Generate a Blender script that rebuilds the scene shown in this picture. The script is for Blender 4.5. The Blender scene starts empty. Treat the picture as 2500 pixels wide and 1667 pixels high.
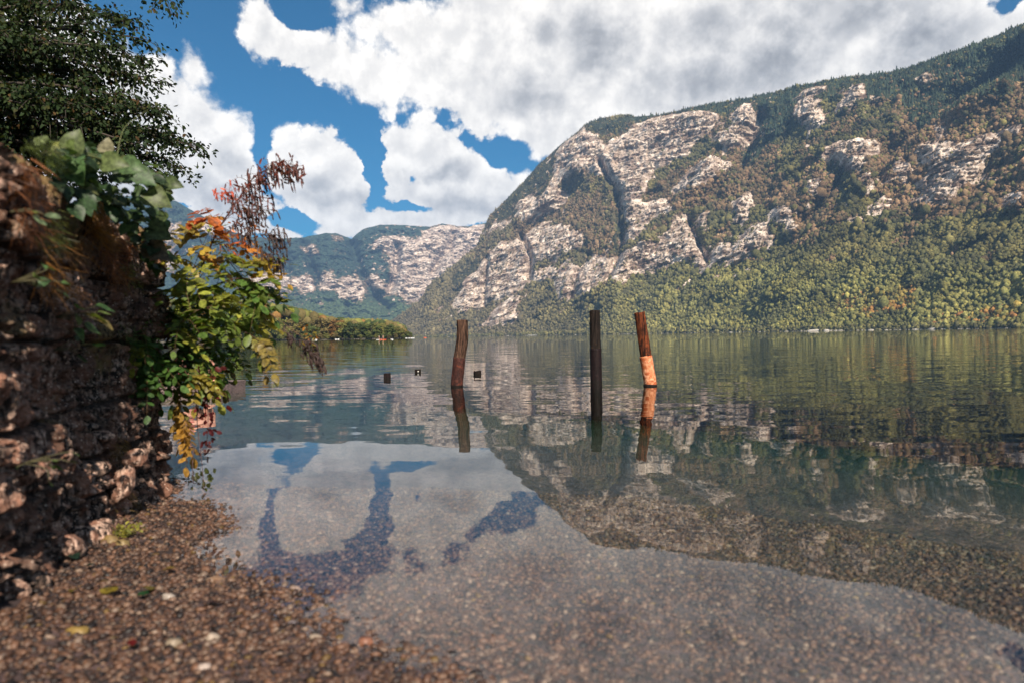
import bpy, bmesh, math, random
import numpy as np
from mathutils import Vector, Matrix

random.seed(7)
RNG = np.random.default_rng(11)
SC = bpy.context.scene
COL = SC.collection
R = math.radians

# ------------------------------------------------------------------ camera
F = 1667.0                      # focal length in photo pixels (2500 wide)
CAM_H = 0.9
PITCH, ROLL = R(-0.485), R(-0.917)
CM = Matrix.Rotation(R(90) + PITCH, 4, 'X') @ Matrix.Rotation(ROLL, 4, 'Z')
CM.translation = Vector((0, 0, CAM_H))
cam_data = bpy.data.cameras.new('camera')
cam = bpy.data.objects.new('camera', cam_data)
COL.objects.link(cam)
cam.matrix_world = CM
cam_data.sensor_width = 36
cam_data.lens = 36 * F / 2500
cam_data.clip_start = 0.05
cam_data.clip_end = 60000
cam_data.dof.use_dof = True
cam_data.dof.focus_distance = 12.5
cam_data.dof.aperture_fstop = 2.0
SC.camera = cam
CR = np.array(CM.to_3x3())

def pdir(px, py):
    """unit direction(s) of photo pixel(s) in world space"""
    px = np.asarray(px, float); py = np.asarray(py, float)
    v = np.stack([(px - 1250) / F, -(py - 833.5) / F, -np.ones_like(px)], -1)
    w = v @ CR.T
    return w / np.linalg.norm(w, axis=-1, keepdims=True)

def at(px, py, d):
    """world point seen at a photo pixel at forward distance d"""
    w = pdir(px, py)
    p = w * (d / w[..., 1:2])
    p[..., 2] += CAM_H
    return p

def azel(px, py):
    w = pdir(px, py)
    return np.arctan2(w[..., 0], w[..., 1]), np.arcsin(w[..., 2])

def project(P):
    v = (P - np.array([0, 0, CAM_H])) @ CR
    z = np.maximum(-v[..., 2], 1e-3)
    return 1250 + v[..., 0] / z * F, 833.5 - v[..., 1] / z * F

# ------------------------------------------------------------------ light
SUN_V = Vector((0.24, -0.72, 0.60)).normalized()
SUN_EL = math.asin(SUN_V.z)
SUN_AZ = math.atan2(SUN_V.x, SUN_V.y)
sd = bpy.data.lights.new('sun', 'SUN')
sd.energy = 5.0
sd.angle = R(0.53)
sd.color = (1.0, 0.89, 0.75)
so = bpy.data.objects.new('sun', sd)
so.rotation_euler = SUN_V.to_track_quat('Z', 'Y').to_euler()
so.location = (0, 0, 30)
COL.objects.link(so)

SC.view_settings.view_transform = 'Standard'
SC.view_settings.look = 'None'
SC.view_settings.gamma = 1
SC.view_settings.exposure = 0.85
SC.cycles.max_bounces = 8
SC.cycles.diffuse_bounces = 2
SC.cycles.glossy_bounces = 3
SC.cycles.transmission_bounces = 4
SC.cycles.transparent_max_bounces = 12
SC.cycles.volume_bounces = 0
SC.cycles.use_denoising = True
SC.cycles.sample_clamp_indirect = 6
SC.cycles.caustics_reflective = False
SC.cycles.caustics_refractive = False

# ------------------------------------------------------------------ node helper
class NT:
    def __init__(s, tree):
        s.t = tree; s.n = tree.nodes; s.l = tree.links
    def node(s, typ, ins=None, **props):
        n = s.n.new(typ)
        for k, v in props.items():
            setattr(n, k, v)
        for k, v in (ins or {}).items():
            s.put(n.inputs[k], v)
        return n
    def put(s, sock, v):
        if isinstance(v, bpy.types.NodeSocket):
            s.l.new(v, sock)
        elif isinstance(v, bpy.types.Node):
            s.l.new(v.outputs[0], sock)
        else:
            if sock.type == 'RGBA' and hasattr(v, '__len__') and len(v) == 3:
                v = tuple(v) + (1,)
            sock.default_value = v
    def m(s, op, a, b=None, c=None, clamp=False):
        n = s.n.new('ShaderNodeMath'); n.operation = op; n.use_clamp = clamp
        s.put(n.inputs[0], a)
        if b is not None: s.put(n.inputs[1], b)
        if c is not None: s.put(n.inputs[2], c)
        return n.outputs[0]
    def vm(s, op, a, b=None, scale=None):
        n = s.n.new('ShaderNodeVectorMath'); n.operation = op
        s.put(n.inputs[0], a)
        if b is not None: s.put(n.inputs[1], b)
        if scale is not None: s.put(n.inputs['Scale'], scale)
        return n.outputs['Value'] if op in ('LENGTH', 'DOT_PRODUCT', 'DISTANCE') else n.outputs[0]
    def ramp(s, x, lo, hi, a=0.0, b=1.0, smooth=True):
        n = s.n.new('ShaderNodeMapRange')
        n.interpolation_type = 'SMOOTHSTEP' if smooth else 'LINEAR'
        s.put(n.inputs[0], x); s.put(n.inputs[1], lo); s.put(n.inputs[2], hi)
        s.put(n.inputs[3], a); s.put(n.inputs[4], b)
        return n.outputs[0]
    def mix(s, f, a, b, blend='MIX'):
        n = s.n.new('ShaderNodeMix'); n.data_type = 'RGBA'; n.blend_type = blend
        s.put(n.inputs[0], f); s.put(n.inputs[6], a); s.put(n.inputs[7], b)
        return n.outputs[2]
    def noise(s, vec, scale, detail=4, rough=0.55, out=0, dist=0.0):
        n = s.node('ShaderNodeTexNoise', {'Scale': scale, 'Detail': detail, 'Roughness': rough, 'Distortion': dist})
        if vec is not None: s.put(n.inputs['Vector'], vec)
        return n.outputs[out]

# ------------------------------------------------------------------ sky with clouds (world)
world = bpy.data.worlds.new('World')
SC.world = world
world.use_nodes = True
W = NT(world.node_tree)
W.n.clear()

BLOBS = [  # photo px: cx, cy, rx, ry
    (650, 70, 75, 70), (730, 105, 90, 62), (820, 140, 110, 70), (920, 185, 100, 80), (905, 60, 70, 40), (990, 70, 110, 75), (850, 10, 45, 30),
    (1080, 150, 150, 130), (1210, 190, 170, 150), (1340, 190, 190, 150), (1500, 110, 280, 230), (1850, 90, 330, 300),
    (2200, 60, 330, 300), (2500, 130, 200, 160), (2440, 260, 200, 120), (1310, 330, 95, 62), (1400, 330, 90, 80), (1180, 40, 150, 90), (1350, 40, 220, 120),
    (475, 165, 42, 52), (430, 235, 75, 62), (500, 290, 85, 85), (555, 350, 100, 95), (515, 430, 165, 125), (560, 530, 140, 55), (380, 180, 60, 60),
    (330, 300, 160, 170), (395, 400, 110, 130), (150, 230, 190, 170), (250, 480, 260, 130), (520, 500, 190, 66), (60, 60, 90, 60),
    (712, 345, 52, 55), (765, 372, 72, 62), (830, 420, 78, 70), (800, 480, 130, 78), (890, 475, 50, 66), (700, 420, 60, 90), (850, 540, 140, 46), (690, 580, 52, 30),
    (1030, 305, 42, 45), (985, 350, 66, 58), (1060, 390, 105, 80), (1170, 430, 105, 75), (1100, 495, 190, 78), (960, 420, 50, 60), (1000, 545, 120, 40), (1235, 480, 90, 80),
    (803, 319, 20, 16), (1095, 330, 40, 22), (1190, 330, 60, 30)]
HOLES = [(735, 15, 60, 34), (2450, -4, 60, 22), (1235, 378, 44, 30), (905, 400, 22, 90), (655, 345, 16, 70), (700, 545, 60, 12), (1010, 515, 50, 10), (436, 496, 50, 14)]
DARKS = [(2073, 28, 170, 70), (1918, 149, 150, 75), (1686, 215, 170, 80), (1454, 100, 130, 80), (1322, 105, 45, 45), (2250, 120, 120, 60),
         (1700, 60, 130, 60), (830, 500, 150, 45), (790, 440, 60, 40), (500, 470, 150, 50), (1130, 500, 160, 36), (560, 390, 60, 40), (1090, 420, 60, 30), (1280, 240, 100, 50), (300, 500, 200, 60)]

def blobfield(nt, uv, blobs, soft=1.0):
    acc = None
    for cx, cy, rx, ry in blobs:
        a, e = azel(cx, cy)
        st = math.cos(float(a)) ** 2
        d = nt.vm('SUBTRACT', uv, (float(a), float(e), 0))
        d = nt.vm('MULTIPLY', d, (F / (rx * st), F / ry, 1))
        ln = nt.m('SUBTRACT', 1.0, nt.vm('LENGTH', d))
        ln = nt.m('MULTIPLY', ln, (min(rx, ry) / 80.0) ** 0.6) if soft else ln
        if acc is None: acc = ln
        else:
            n = nt.n.new('ShaderNodeMath'); n.operation = 'SMOOTH_MAX'
            nt.put(n.inputs[0], acc); nt.put(n.inputs[1], ln); n.inputs[2].default_value = 0.12
            acc = n.outputs[0]
    return acc

grp = bpy.data.node_groups.new('cloud_density', 'ShaderNodeTree')
grp.interface.new_socket('uv', in_out='INPUT', socket_type='NodeSocketVector')
grp.interface.new_socket('density', in_out='OUTPUT', socket_type='NodeSocketFloat')
grp.interface.new_socket('detail', in_out='OUTPUT', socket_type='NodeSocketFloat')
G = NT(grp)
gi = G.n.new('NodeGroupInput'); go = G.n.new('NodeGroupOutput')
uv0 = gi.outputs[0]
warp = G.vm('SUBTRACT', G.noise(uv0, 7.0, 3, 0.5, 1), (0.5, 0.5, 0.5))
uv1 = G.vm('ADD', uv0, G.vm('SCALE', warp, scale=0.040))
warp2 = G.vm('SUBTRACT', G.noise(uv0, 34.0, 4, 0.6, 1), (0.5, 0.5, 0.5))
uv1 = G.vm('ADD', uv1, G.vm('SCALE', warp2, scale=0.022))
field = blobfield(G, uv1, BLOBS)
holes = blobfield(G, uv1, HOLES)
field = G.m('SUBTRACT', field, G.m('MULTIPLY', G.ramp(holes, -0.45, 0.6), 1.1))
vor = G.node('ShaderNodeTexVoronoi', {'Scale': 26.0, 'Detail': 3.0, 'Roughness': 0.55, 'Vector': uv1}, feature='F1')
bil = G.m('SUBTRACT', 0.42, vor.outputs['Distance'])
fb = G.m('SUBTRACT', G.noise(uv0, 26.0, 7, 0.64), 0.5)
detail = G.m('ADD', G.m('MULTIPLY', bil, 0.34), G.m('MULTIPLY', fb, 1.05))
G.l.new(detail, go.inputs[1])
field = G.m('ADD', G.m('ADD', field, 0.24), detail)
G.l.new(field, go.inputs[0])

tc = W.n.new('ShaderNodeTexCoord')
dirv = W.vm('NORMALIZE', tc.outputs['Generated'])
sep = W.n.new('ShaderNodeSeparateXYZ'); W.l.new(dirv, sep.inputs[0])
az = W.m('ARCTAN2', sep.outputs[0], sep.outputs[1])
el = W.m('ARCSINE', sep.outputs[2])
cmb = W.n.new('ShaderNodeCombineXYZ'); W.l.new(az, cmb.inputs[0]); W.l.new(el, cmb.inputs[1])
uv = cmb.outputs[0]
def dens(v):
    g = W.n.new('ShaderNodeGroup'); g.node_tree = grp
    W.l.new(v, g.inputs[0]); return g.outputs
d0, det0 = dens(uv)
det1 = dens(W.vm('ADD', uv, (-0.010, 0.020, 0)))[1]
# beyond the hand placed clouds the rest of the sky has scattered cloud too
gen = W.ramp(W.noise(dirv, 2.6, 6, 0.6), 0.47, 0.60, -0.5, 0.5)
far_w = W.m('MAXIMUM', W.ramp(W.m('ABSOLUTE', az), 0.72, 0.95), W.ramp(el, 0.50, 0.62))
dd = W.m('ADD', W.m('MULTIPLY', d0, W.m('SUBTRACT', 1.0, far_w)), W.m('MULTIPLY', gen, far_w))
cover = W.ramp(dd, 0.0, W.m('MULTIPLY', W.ramp(el, 0.16, 0.36, 0.62, 1.0), W.ramp(W.noise(uv, 6.0, 2), 0.35, 0.65, 0.16, 0.50)))
cover = W.m('MULTIPLY', cover, W.ramp(el, -0.02, 0.02))
lit = W.m('SUBTRACT', det0, det1)
lit = W.ramp(lit, -0.35, 0.40, 0.0, 1.0)
dk = W.ramp(blobfield(W, W.vm('ADD', uv, W.vm('SCALE', W.vm('SUBTRACT', W.noise(uv, 9.0, 5, 0.6, 1), (.5, .5, .5)), scale=0.10)), DARKS, 0), -0.25, 0.9)
soft = W.noise(uv, 7.0, 5, 0.55)
bright = W.m('ADD', W.m('MULTIPLY', lit, 0.20), W.m('MULTIPLY', W.m('SUBTRACT', soft, 0.5), 0.42))
bright = W.m('ADD', bright, 0.76)
bright = W.m('SUBTRACT', bright, W.m('MULTIPLY', dk, 0.24))
thick = W.ramp(d0, 0.15, 1.6, 0.0, 0.12)
bright = W.m('SUBTRACT', bright, thick)
CLOUD_GAIN = 0.83
cw = W.mix(W.ramp(bright, 0.35, 0.95), (0.90, 0.89, 0.91), (1.0, 0.95, 0.885))
ccol = W.vm('SCALE', cw, scale=W.m('MULTIPLY', W.m('POWER', W.m('MAXIMUM', bright, 0.05), 1.3), CLOUD_GAIN))
sky = W.node('ShaderNodeTexSky', sky_type='NISHITA')
sky.sun_disc = False
sky.sun_elevation = SUN_EL
sky.sun_rotation = SUN_AZ
sky.altitude = 500
sky.air_density = 1.0
sky.dust_density = 0.4
sky.ozone_density = 2.5
SKY_K = 0.075
skyc = W.vm('SCALE', sky.outputs[0], scale=SKY_K)
skyc = W.vm('MULTIPLY', skyc, (0.04, 0.46, 0.64))
final = W.mix(cover, skyc, ccol)
bg = W.node('ShaderNodeBackground', {'Color': final, 'Strength': 1.0})
wo = W.n.new('ShaderNodeOutputWorld')
W.l.new(bg.outputs[0], wo.inputs['Surface'])
world.cycles.sampling_method = 'MANUAL'
world.cycles.sample_map_resolution = 512

# ------------------------------------------------------------------ numpy noise
_perm = np.random.default_rng(3).permutation(256).astype(np.int32)
_perm = np.concatenate([_perm, _perm, _perm])
_grad = np.array([[1,1,0],[-1,1,0],[1,-1,0],[-1,-1,0],[1,0,1],[-1,0,1],[1,0,-1],[-1,0,-1],[0,1,1],[0,-1,1],[0,1,-1],[0,-1,-1],[1,1,0],[-1,1,0],[0,-1,1],[0,-1,-1]], np.float32)
def perlin(P):
    P = np.asarray(P, np.float32)
    I = np.floor(P).astype(np.int32); f = P - I; I &= 255
    u = f * f * f * (f * (f * 6 - 15) + 10)
    res = 0
    for dx in (0, 1):
        wx = u[..., 0] if dx else 1 - u[..., 0]
        a = _perm[I[..., 0] + dx]
        for dy in (0, 1):
            wy = u[..., 1] if dy else 1 - u[..., 1]
            b = _perm[a + I[..., 1] + dy]
            for dz in (0, 1):
                wz = u[..., 2] if dz else 1 - u[..., 2]
                g = _grad[_perm[b + I[..., 2] + dz] & 15]
                dot = g[..., 0] * (f[..., 0] - dx) + g[..., 1] * (f[..., 1] - dy) + g[..., 2] * (f[..., 2] - dz)
                res = res + wx * wy * wz * dot
    return res
def fbm(P, oct=4, gain=0.5, ridged=False):
    s = 0; a = 1.0; t = 0
    P = np.asarray(P, np.float32)
    for o in range(oct):
        n = perlin(P * (2.03 ** o) + o * 17.3)
        if ridged: n = 0.5 - np.abs(n) * 1.6
        s = s + a * n; t += a; a *= gain
    return s / t
def smooth(x, a, b):
    t = np.clip((x - a) / (b - a), 0, 1)
    return t * t * (3 - 2 * t)

# ------------------------------------------------------------------ mesh helpers
def tag(o, label=None, cat=None, group=None, kind=None):
    if label: o['label'] = label
    if cat: o['category'] = cat
    if group: o['group'] = group
    if kind: o['kind'] = kind
    return o
def mesh_np(name, verts, faces, mat=None, parent=None, smooth_shade=False, attrs=None):
    """faces: int array (n,3) or (n,4)"""
    verts = np.asarray(verts, np.float32); faces = np.asarray(faces, np.int32)
    me = bpy.data.meshes.new(name)
    k = faces.shape[1]; n = len(faces)
    me.vertices.add(len(verts)); me.vertices.foreach_set('co', verts.ravel())
    me.loops.add(n * k); me.loops.foreach_set('vertex_index', faces.ravel())
    me.polygons.add(n); me.polygons.foreach_set('loop_start', np.arange(0, n * k, k, dtype=np.int32))
    if smooth_shade:
        me.polygons.foreach_set('use_smooth', np.ones(n, bool))
    me.update(calc_edges=True)
    for an, av in (attrs or {}).items():
        av = np.asarray(av, np.float32)
        if av.ndim == 1:
            a = me.attributes.new(an, 'FLOAT', 'POINT'); a.data.foreach_set('value', av)
        else:
            if av.shape[1] == 3: av = np.concatenate([av, np.ones((len(av), 1), np.float32)], 1)
            a = me.attributes.new(an, 'FLOAT_COLOR', 'POINT'); a.data.foreach_set('color', av.ravel())
    me.validate(clean_customdata=False)
    if mat: me.materials.append(mat)
    o = bpy.data.objects.new(name, me); COL.objects.link(o)
    if parent is not None: o.parent = parent
    return o
def empty(name, loc=(0, 0, 0)):
    o = bpy.data.objects.new(name, None); COL.objects.link(o); o.location = loc
    o.empty_display_size = 0.1
    return o
def grid_faces(nr, nc):
    i = np.arange(nr - 1)[:, None] * nc + np.arange(nc - 1)[None, :]
    i = i.ravel()
    return np.stack([i, i + 1, i + nc + 1, i + nc], 1)
def batch(templates, faces, idx, pos, mats, cols, vcol=None):
    """templates (T,V,3), faces (Fn,k), idx (N,), pos (N,3), mats (N,3,3), cols (N,3)"""
    T = templates[idx]
    V = np.einsum('nij,nvj->nvi', mats, T) + pos[:, None, :]
    n, v = V.shape[:2]
    FF = (faces[None] + (np.arange(n) * v)[:, None, None]).reshape(-1, faces.shape[1])
    C = np.repeat(cols[:, None, :], v, 1)
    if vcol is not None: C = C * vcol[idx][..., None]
    return V.reshape(-1, 3), FF, C.reshape(-1, 3)
def rotz(a, s):
    c, n = np.cos(a), np.sin(a); z = np.zeros_like(a); o = np.ones_like(a)
    M = np.stack([np.stack([c, -n, z], -1), np.stack([n, c, z], -1), np.stack([z, z, o], -1)], -2)
    return M * s[:, None, :]
def frames(dirs, ups, scale):
    """rotation matrices whose local y is dirs and z is about ups"""
    y = dirs / np.linalg.norm(dirs, axis=1, keepdims=True)
    x = np.cross(y, ups); x /= np.maximum(np.linalg.norm(x, axis=1, keepdims=True), 1e-6)
    z = np.cross(x, y)
    M = np.stack([x, y, z], -1)
    return M * scale[:, None, :]
def ico(sub):
    bm = bmesh.new(); bmesh.ops.create_icosphere(bm, subdivisions=sub, radius=1)
    v = np.array([x.co[:] for x in bm.verts]); f = np.array([[q.index for q in p.verts] for p in bm.faces]); bm.free()
    return v, f
def unit(n):
    v = RNG.normal(size=(n, 3)); return v / np.linalg.norm(v, axis=1, keepdims=True)
def tube(pts, radii, sides=8, cap=True):
    pts = np.asarray(pts, float); n = len(pts)
    radii = np.broadcast_to(np.asarray(radii, float), (n,))
    t = np.gradient(pts, axis=0); t /= np.maximum(np.linalg.norm(t, axis=1, keepdims=True), 1e-9)
    up = np.array([0, 0, 1.0]) if abs(t[0, 2]) < 0.9 else np.array([0, 1.0, 0])
    V = []; 
    x = np.cross(t[0], up); x /= np.linalg.norm(x)
    for i in range(n):
        x = x - t[i] * np.dot(x, t[i]); x /= np.linalg.norm(x); y = np.cross(t[i], x)
        a = np.arange(sides) / sides * 2 * math.pi
        V.append(pts[i] + radii[i] * (np.cos(a)[:, None] * x + np.sin(a)[:, None] * y))
    V = np.concatenate(V)
    Fc = []
    for i in range(n - 1):
        for k in range(sides):
            a = i * sides + k; b = i * sides + (k + 1) % sides
            Fc.append((a, b, b + sides, a + sides))
    if cap:
        V = np.concatenate([V, pts[:1], pts[-1:]])
        c0 = n * sides; c1 = c0 + 1
        for k in range(sides):
            Fc.append(((k + 1) % sides, k, c0, c0)); Fc.append(((n - 1) * sides + k, (n - 1) * sides + (k + 1) % sides, c1, c1))
    tri = []
    for a, b, c, d in Fc:
        tri.append((a, b, c))
        if c != d: tri.append((a, c, d))
    return V, np.array(tri)
def join(parts):
    Vs, Fs, n = [], [], 0
    for v, f in parts:
        Vs.append(v); Fs.append(f + n); n += len(v)
    return np.concatenate(Vs), np.concatenate(Fs)
def curve(pts, n):
    """smooth resample through control points (Catmull-Rom)"""
    P = np.asarray(pts, float); P = np.concatenate([[2 * P[0] - P[1]], P, [2 * P[-1] - P[-2]]])
    out = []
    m = len(P) - 3
    for t in np.linspace(0, m - 1e-6, n):
        i = int(t); u = t - i
        a, b, c, d = P[i:i + 4]
        out.append(0.5 * ((2 * b) + (c - a) * u + (2 * a - 5 * b + 4 * c - d) * u * u + (3 * b - 3 * c + d - a) * u ** 3))
    return np.array(out)

# ------------------------------------------------------------------ materials
def new_mat(name):
    m = bpy.data.materials.new(name); m.use_nodes = True
    nt = NT(m.node_tree); nt.n.clear()
    out = nt.n.new('ShaderNodeOutputMaterial')
    return m, nt, out
def mat_foliage(name, trans=0.35, rough=0.55, nscale=None, gain=1.0, spec=0.3, flat=False):
    m, nt, out = new_mat(name)
    a = nt.node('ShaderNodeAttribute', attribute_name='Col')
    col = a.outputs['Color']
    if nscale:
        g = nt.n.new('ShaderNodeNewGeometry')
        nz = nt.noise(g.outputs['Position'], nscale, 3)
        col = nt.vm('SCALE', col, scale=nt.ramp(nz, 0.3, 0.7, 0.55, 1.45))
    if gain != 1: col = nt.vm('SCALE', col, scale=gain)
    p = nt.node('ShaderNodeBsdfPrincipled', {'Base Color': col, 'Roughness': rough, 'Specular IOR Level': spec})
    if trans > 0:
        tcol = nt.vm('MULTIPLY', col, (1.5, 1.35, 0.6))
        t = nt.node('ShaderNodeBsdfTranslucent', {'Color': tcol})
        mx = nt.node('ShaderNodeMixShader', {0: trans, 1: p.outputs[0], 2: t.outputs[0]})
        nt.l.new(mx.outputs[0], out.inputs[0])
    else:
        nt.l.new(p.outputs[0], out.inputs[0])
    return m
# ------------------------------------------------------------------ haze
def build_haze():
    m, nt, out = new_mat('haze_air')
    v = nt.node('ShaderNodeVolumePrincipled', {'Color': (0.36, 0.61, 1.0), 'Density': 0.000062, 'Anisotropy': 0.1})
    nt.l.new(v.outputs[0], out.inputs['Volume'])
    x0, x1, y0, y1, z0, z1 = -4200, 5200, -400, 8600, -61, 1500
    V = [(x, y, z) for z in (z0, z1) for y in (y0, y1) for x in (x0, x1)]
    Fc = [(0, 2, 3, 1), (4, 5, 7, 6), (0, 1, 5, 4), (2, 6, 7, 3), (0, 4, 6, 2), (1, 3, 7, 5)]
    o = mesh_np('haze', V, Fc, m)
    tag(o, 'thin bluish air that fades the far mountains', 'haze', kind='stuff')
build_haze()

# ------------------------------------------------------------------ lake bed and beach
SHORE = np.array([(-2.45, 4.5), (-1.92, 3.72), (-1.27, 2.72), (-0.54, 2.04), (-0.12, 1.68), (0.8, 1.02), (2.0, 0.3), (4.0, -0.9), (30, -14)])
def shore_sd(x, y):
    """distance from the waterline, positive towards the lake"""
    best = np.full(x.shape, 1e9); sign = np.ones(x.shape)
    P = np.concatenate([[(-40, 40)], SHORE])
    for a, b in zip(P[:-1], P[1:]):
        d = b - a; L = d @ d
        t = np.clip(((x - a[0]) * d[0] + (y - a[1]) * d[1]) / L, 0, 1)
        qx, qy = x - (a[0] + t * d[0]), y - (a[1] + t * d[1])
        ds = np.hypot(qx, qy)
        s = np.sign(d[0] * qy - d[1] * qx)
        upd = ds < best
        best = np.where(upd, ds, best); sign = np.where(upd, s, sign)
    return best * sign
def bed_z(x, y):
    s = shore_sd(x, y)
    z = np.interp(s, [-30, -3, -1.2, 0, 1, 3, 6, 9, 12, 16, 24, 60, 200, 4000],
                  [0.9, 0.30, 0.12, 0.0, -0.055, -0.16, -0.36, -0.75, -1.4, -2.6, -5.5, -16, -40, -58])
    P = np.stack([x, y, np.zeros_like(x)], -1)
    near = np.exp(-np.maximum(np.abs(s) - 2, 0) / 12)
    z = z + near * (0.035 * fbm(P * 0.9, 3) + 0.012 * fbm(P * 4.0, 3)) + (1 - near) * 0.5 * fbm(P * 0.05, 3) * (s > 5)
    return z
def axis(lo, hi, c, fine, growth):
    out = [c]; st = fine; v = c
    while v < hi:
        v += st; out.append(v); st = fine if v - c < 6 else st * growth
    st = fine; v = c; left = []
    while v > lo:
        v -= st; left.append(v); st = fine if c - v < 3.5 else st * growth
    return np.array(left[::-1] + out)
def build_ground():
    gx = axis(-6500, 7500, 0.0, 0.05, 1.10); gy = axis(-4000, 9500, 1.5, 0.05, 1.10)
    X, Y = np.meshgrid(gx, gy)
    Z = bed_z(X, Y)
    V = np.stack([X, Y, Z], -1).reshape(-1, 3)
    m, nt, out = new_mat('pebbly_bed')
    g = nt.n.new('ShaderNodeNewGeometry'); pos = g.outputs['Position']
    wp = nt.vm('ADD', pos, nt.vm('SCALE', nt.noise(pos, 30, 2, 0.5, 1), scale=0.012))
    v1 = nt.node('ShaderNodeTexVoronoi', {'Vector': wp, 'Scale': 42.0, 'Randomness': 1.0})
    v2 = nt.node('ShaderNodeTexVoronoi', {'Vector': wp, 'Scale': 17.0, 'Randomness': 1.0})
    tone = nt.node('ShaderNodeSeparateColor', {0: v1.outputs['Color']}).outputs[0]
    tone2 = nt.node('ShaderNodeSeparateColor', {0: v2.outputs['Color']}).outputs[1]
    stone = nt.mix(tone, (0.005, 0.003, 0.003), (0.092, 0.054, 0.050))
    big = nt.mix(tone2, (0.006, 0.003, 0.003), (0.086, 0.050, 0.047))
    c = nt.mix(nt.ramp(nt.noise(pos, 5, 3), 0.45, 0.60), stone, big)
    c = nt.mix(nt.ramp(nt.noise(pos, 0.9, 5, 0.6), 0.42, 0.62), c, nt.vm('SCALE', c, scale=0.5))
    # algae and silt further out; deeper water's darkness is put into their colour
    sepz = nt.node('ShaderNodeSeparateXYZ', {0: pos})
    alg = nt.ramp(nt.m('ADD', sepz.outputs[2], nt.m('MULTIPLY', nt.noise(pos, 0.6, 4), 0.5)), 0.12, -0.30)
    algae_depth_col = nt.mix(nt.noise(pos, 1.6, 5, 0.65), (0.004, 0.003, 0.003), (0.026, 0.018, 0.013))
    c = nt.mix(nt.m('MULTIPLY', alg, 0.82), c, algae_depth_col)
    h = nt.m('SUBTRACT', 0.6, v1.outputs['Distance'])
    h2 = nt.m('SUBTRACT', 0.6, v2.outputs['Distance'])
    b = nt.node('ShaderNodeBump', {'Strength': 0.9, 'Distance': 0.012, 'Height': nt.m('ADD', h, nt.m('MULTIPLY', h2, 1.5))})
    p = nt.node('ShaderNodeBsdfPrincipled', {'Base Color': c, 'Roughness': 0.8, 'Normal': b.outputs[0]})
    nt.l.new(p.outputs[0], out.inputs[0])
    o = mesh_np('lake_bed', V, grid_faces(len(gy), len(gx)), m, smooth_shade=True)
    tag(o, kind='structure')
build_ground()

# ------------------------------------------------------------------ water
def build_water():
    m, nt, out = new_mat('lake_water')
    g = nt.n.new('ShaderNodeNewGeometry'); pos = g.outputs['Position']
    dist = nt.vm('LENGTH', pos)
    def wave(scale, detail, sx=1.0, sy=1.0, rot=0.0, rough=0.5, off=0.0):
        mp = nt.node('ShaderNodeMapping', {'Vector': pos, 'Location': (off, off * 0.7, 0), 'Scale': (sx, sy, 0.0), 'Rotation': (0, 0, rot)})
        n = nt.noise(mp.outputs[0], scale, detail, rough, 1)
        return nt.vm('SUBTRACT', n, (0.5, 0.5, 0.5))
    # slow swell, mid ripples, and wind streaks further out
    n1 = nt.vm('SCALE', wave(1.1, 2, 0.55, 1.2, 0.15, 0.35), scale=nt.ramp(dist, 2.0, 9.0, 0.016, 0.042))
    n2 = nt.vm('SCALE', wave(3.2, 3, 0.45, 1.3, -0.1, 0.5, 5.0), scale=nt.ramp(dist, 2.5, 12.0, 0.010, 0.055))
    calm = nt.ramp(wave_s := nt.noise(nt.node('ShaderNodeMapping', {'Vector': pos, 'Scale': (0.02, 0.10, 0.0)}).outputs[0], 1.0, 4, 0.6), 0.35, 0.65, 0.45, 1.35)
    n3 = nt.vm('SCALE', wave(1.6, 4, 0.35, 1.6, 0.05, 0.6, 9.0), scale=nt.m('MULTIPLY', calm, nt.ramp(dist, 8.0, 40.0, 0.0, 0.055)))
    n4 = nt.vm('SCALE', wave(0.22, 5, 0.5, 1.5, 0.0, 0.7, 3.0), scale=nt.m('MULTIPLY', calm, nt.ramp(dist, 40.0, 200.0, 0.0, 0.05)))
    s = nt.vm('ADD', nt.vm('ADD', n1, n2), nt.vm('ADD', n3, n4))
    s = nt.vm('MULTIPLY', s, (0.75, 1.0, 0.0))
    nrm = nt.vm('NORMALIZE', nt.vm('ADD', (0, 0, 1), s))
    ior = nt.ramp(g.outputs['Backfacing'], 0, 1, 1.333, 1 / 1.333, False)   # same reflectance from either side
    fr = nt.node('ShaderNodeFresnel', {'IOR': ior, 'Normal': nrm})
    gl = nt.node('ShaderNodeBsdfGlossy', {'Color': (1, 1, 1), 'Roughness': 0.0, 'Normal': nrm})
    tr = nt.node('ShaderNodeBsdfTransparent', {'Color': (1, 1, 1)})
    mx = nt.node('ShaderNodeMixShader', {0: fr.outputs[0], 1: tr.outputs[0], 2: gl.outputs[0]})
    nt.l.new(mx.outputs[0], out.inputs[0])
    va = nt.node('ShaderNodeVolumeAbsorption', {'Color': (0.30, 0.72, 0.52), 'Density': 0.75})
    nt.l.new(va.outputs[0], out.inputs['Volume'])
    x0, x1, y0, y1, z0, z1 = -4000, 5000, -300, 8300, -60.5, 0
    V = [(x, y, z) for z in (z0, z1) for y in (y0, y1) for x in (x0, x1)]
    Fc = [(0, 2, 3, 1), (4, 5, 7, 6), (0, 1, 5, 4), (2, 6, 7, 3), (0, 4, 6, 2), (1, 3, 7, 5)]
    o = mesh_np('water', V, Fc, m)
    tag(o, kind='structure')
build_water()

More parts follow.
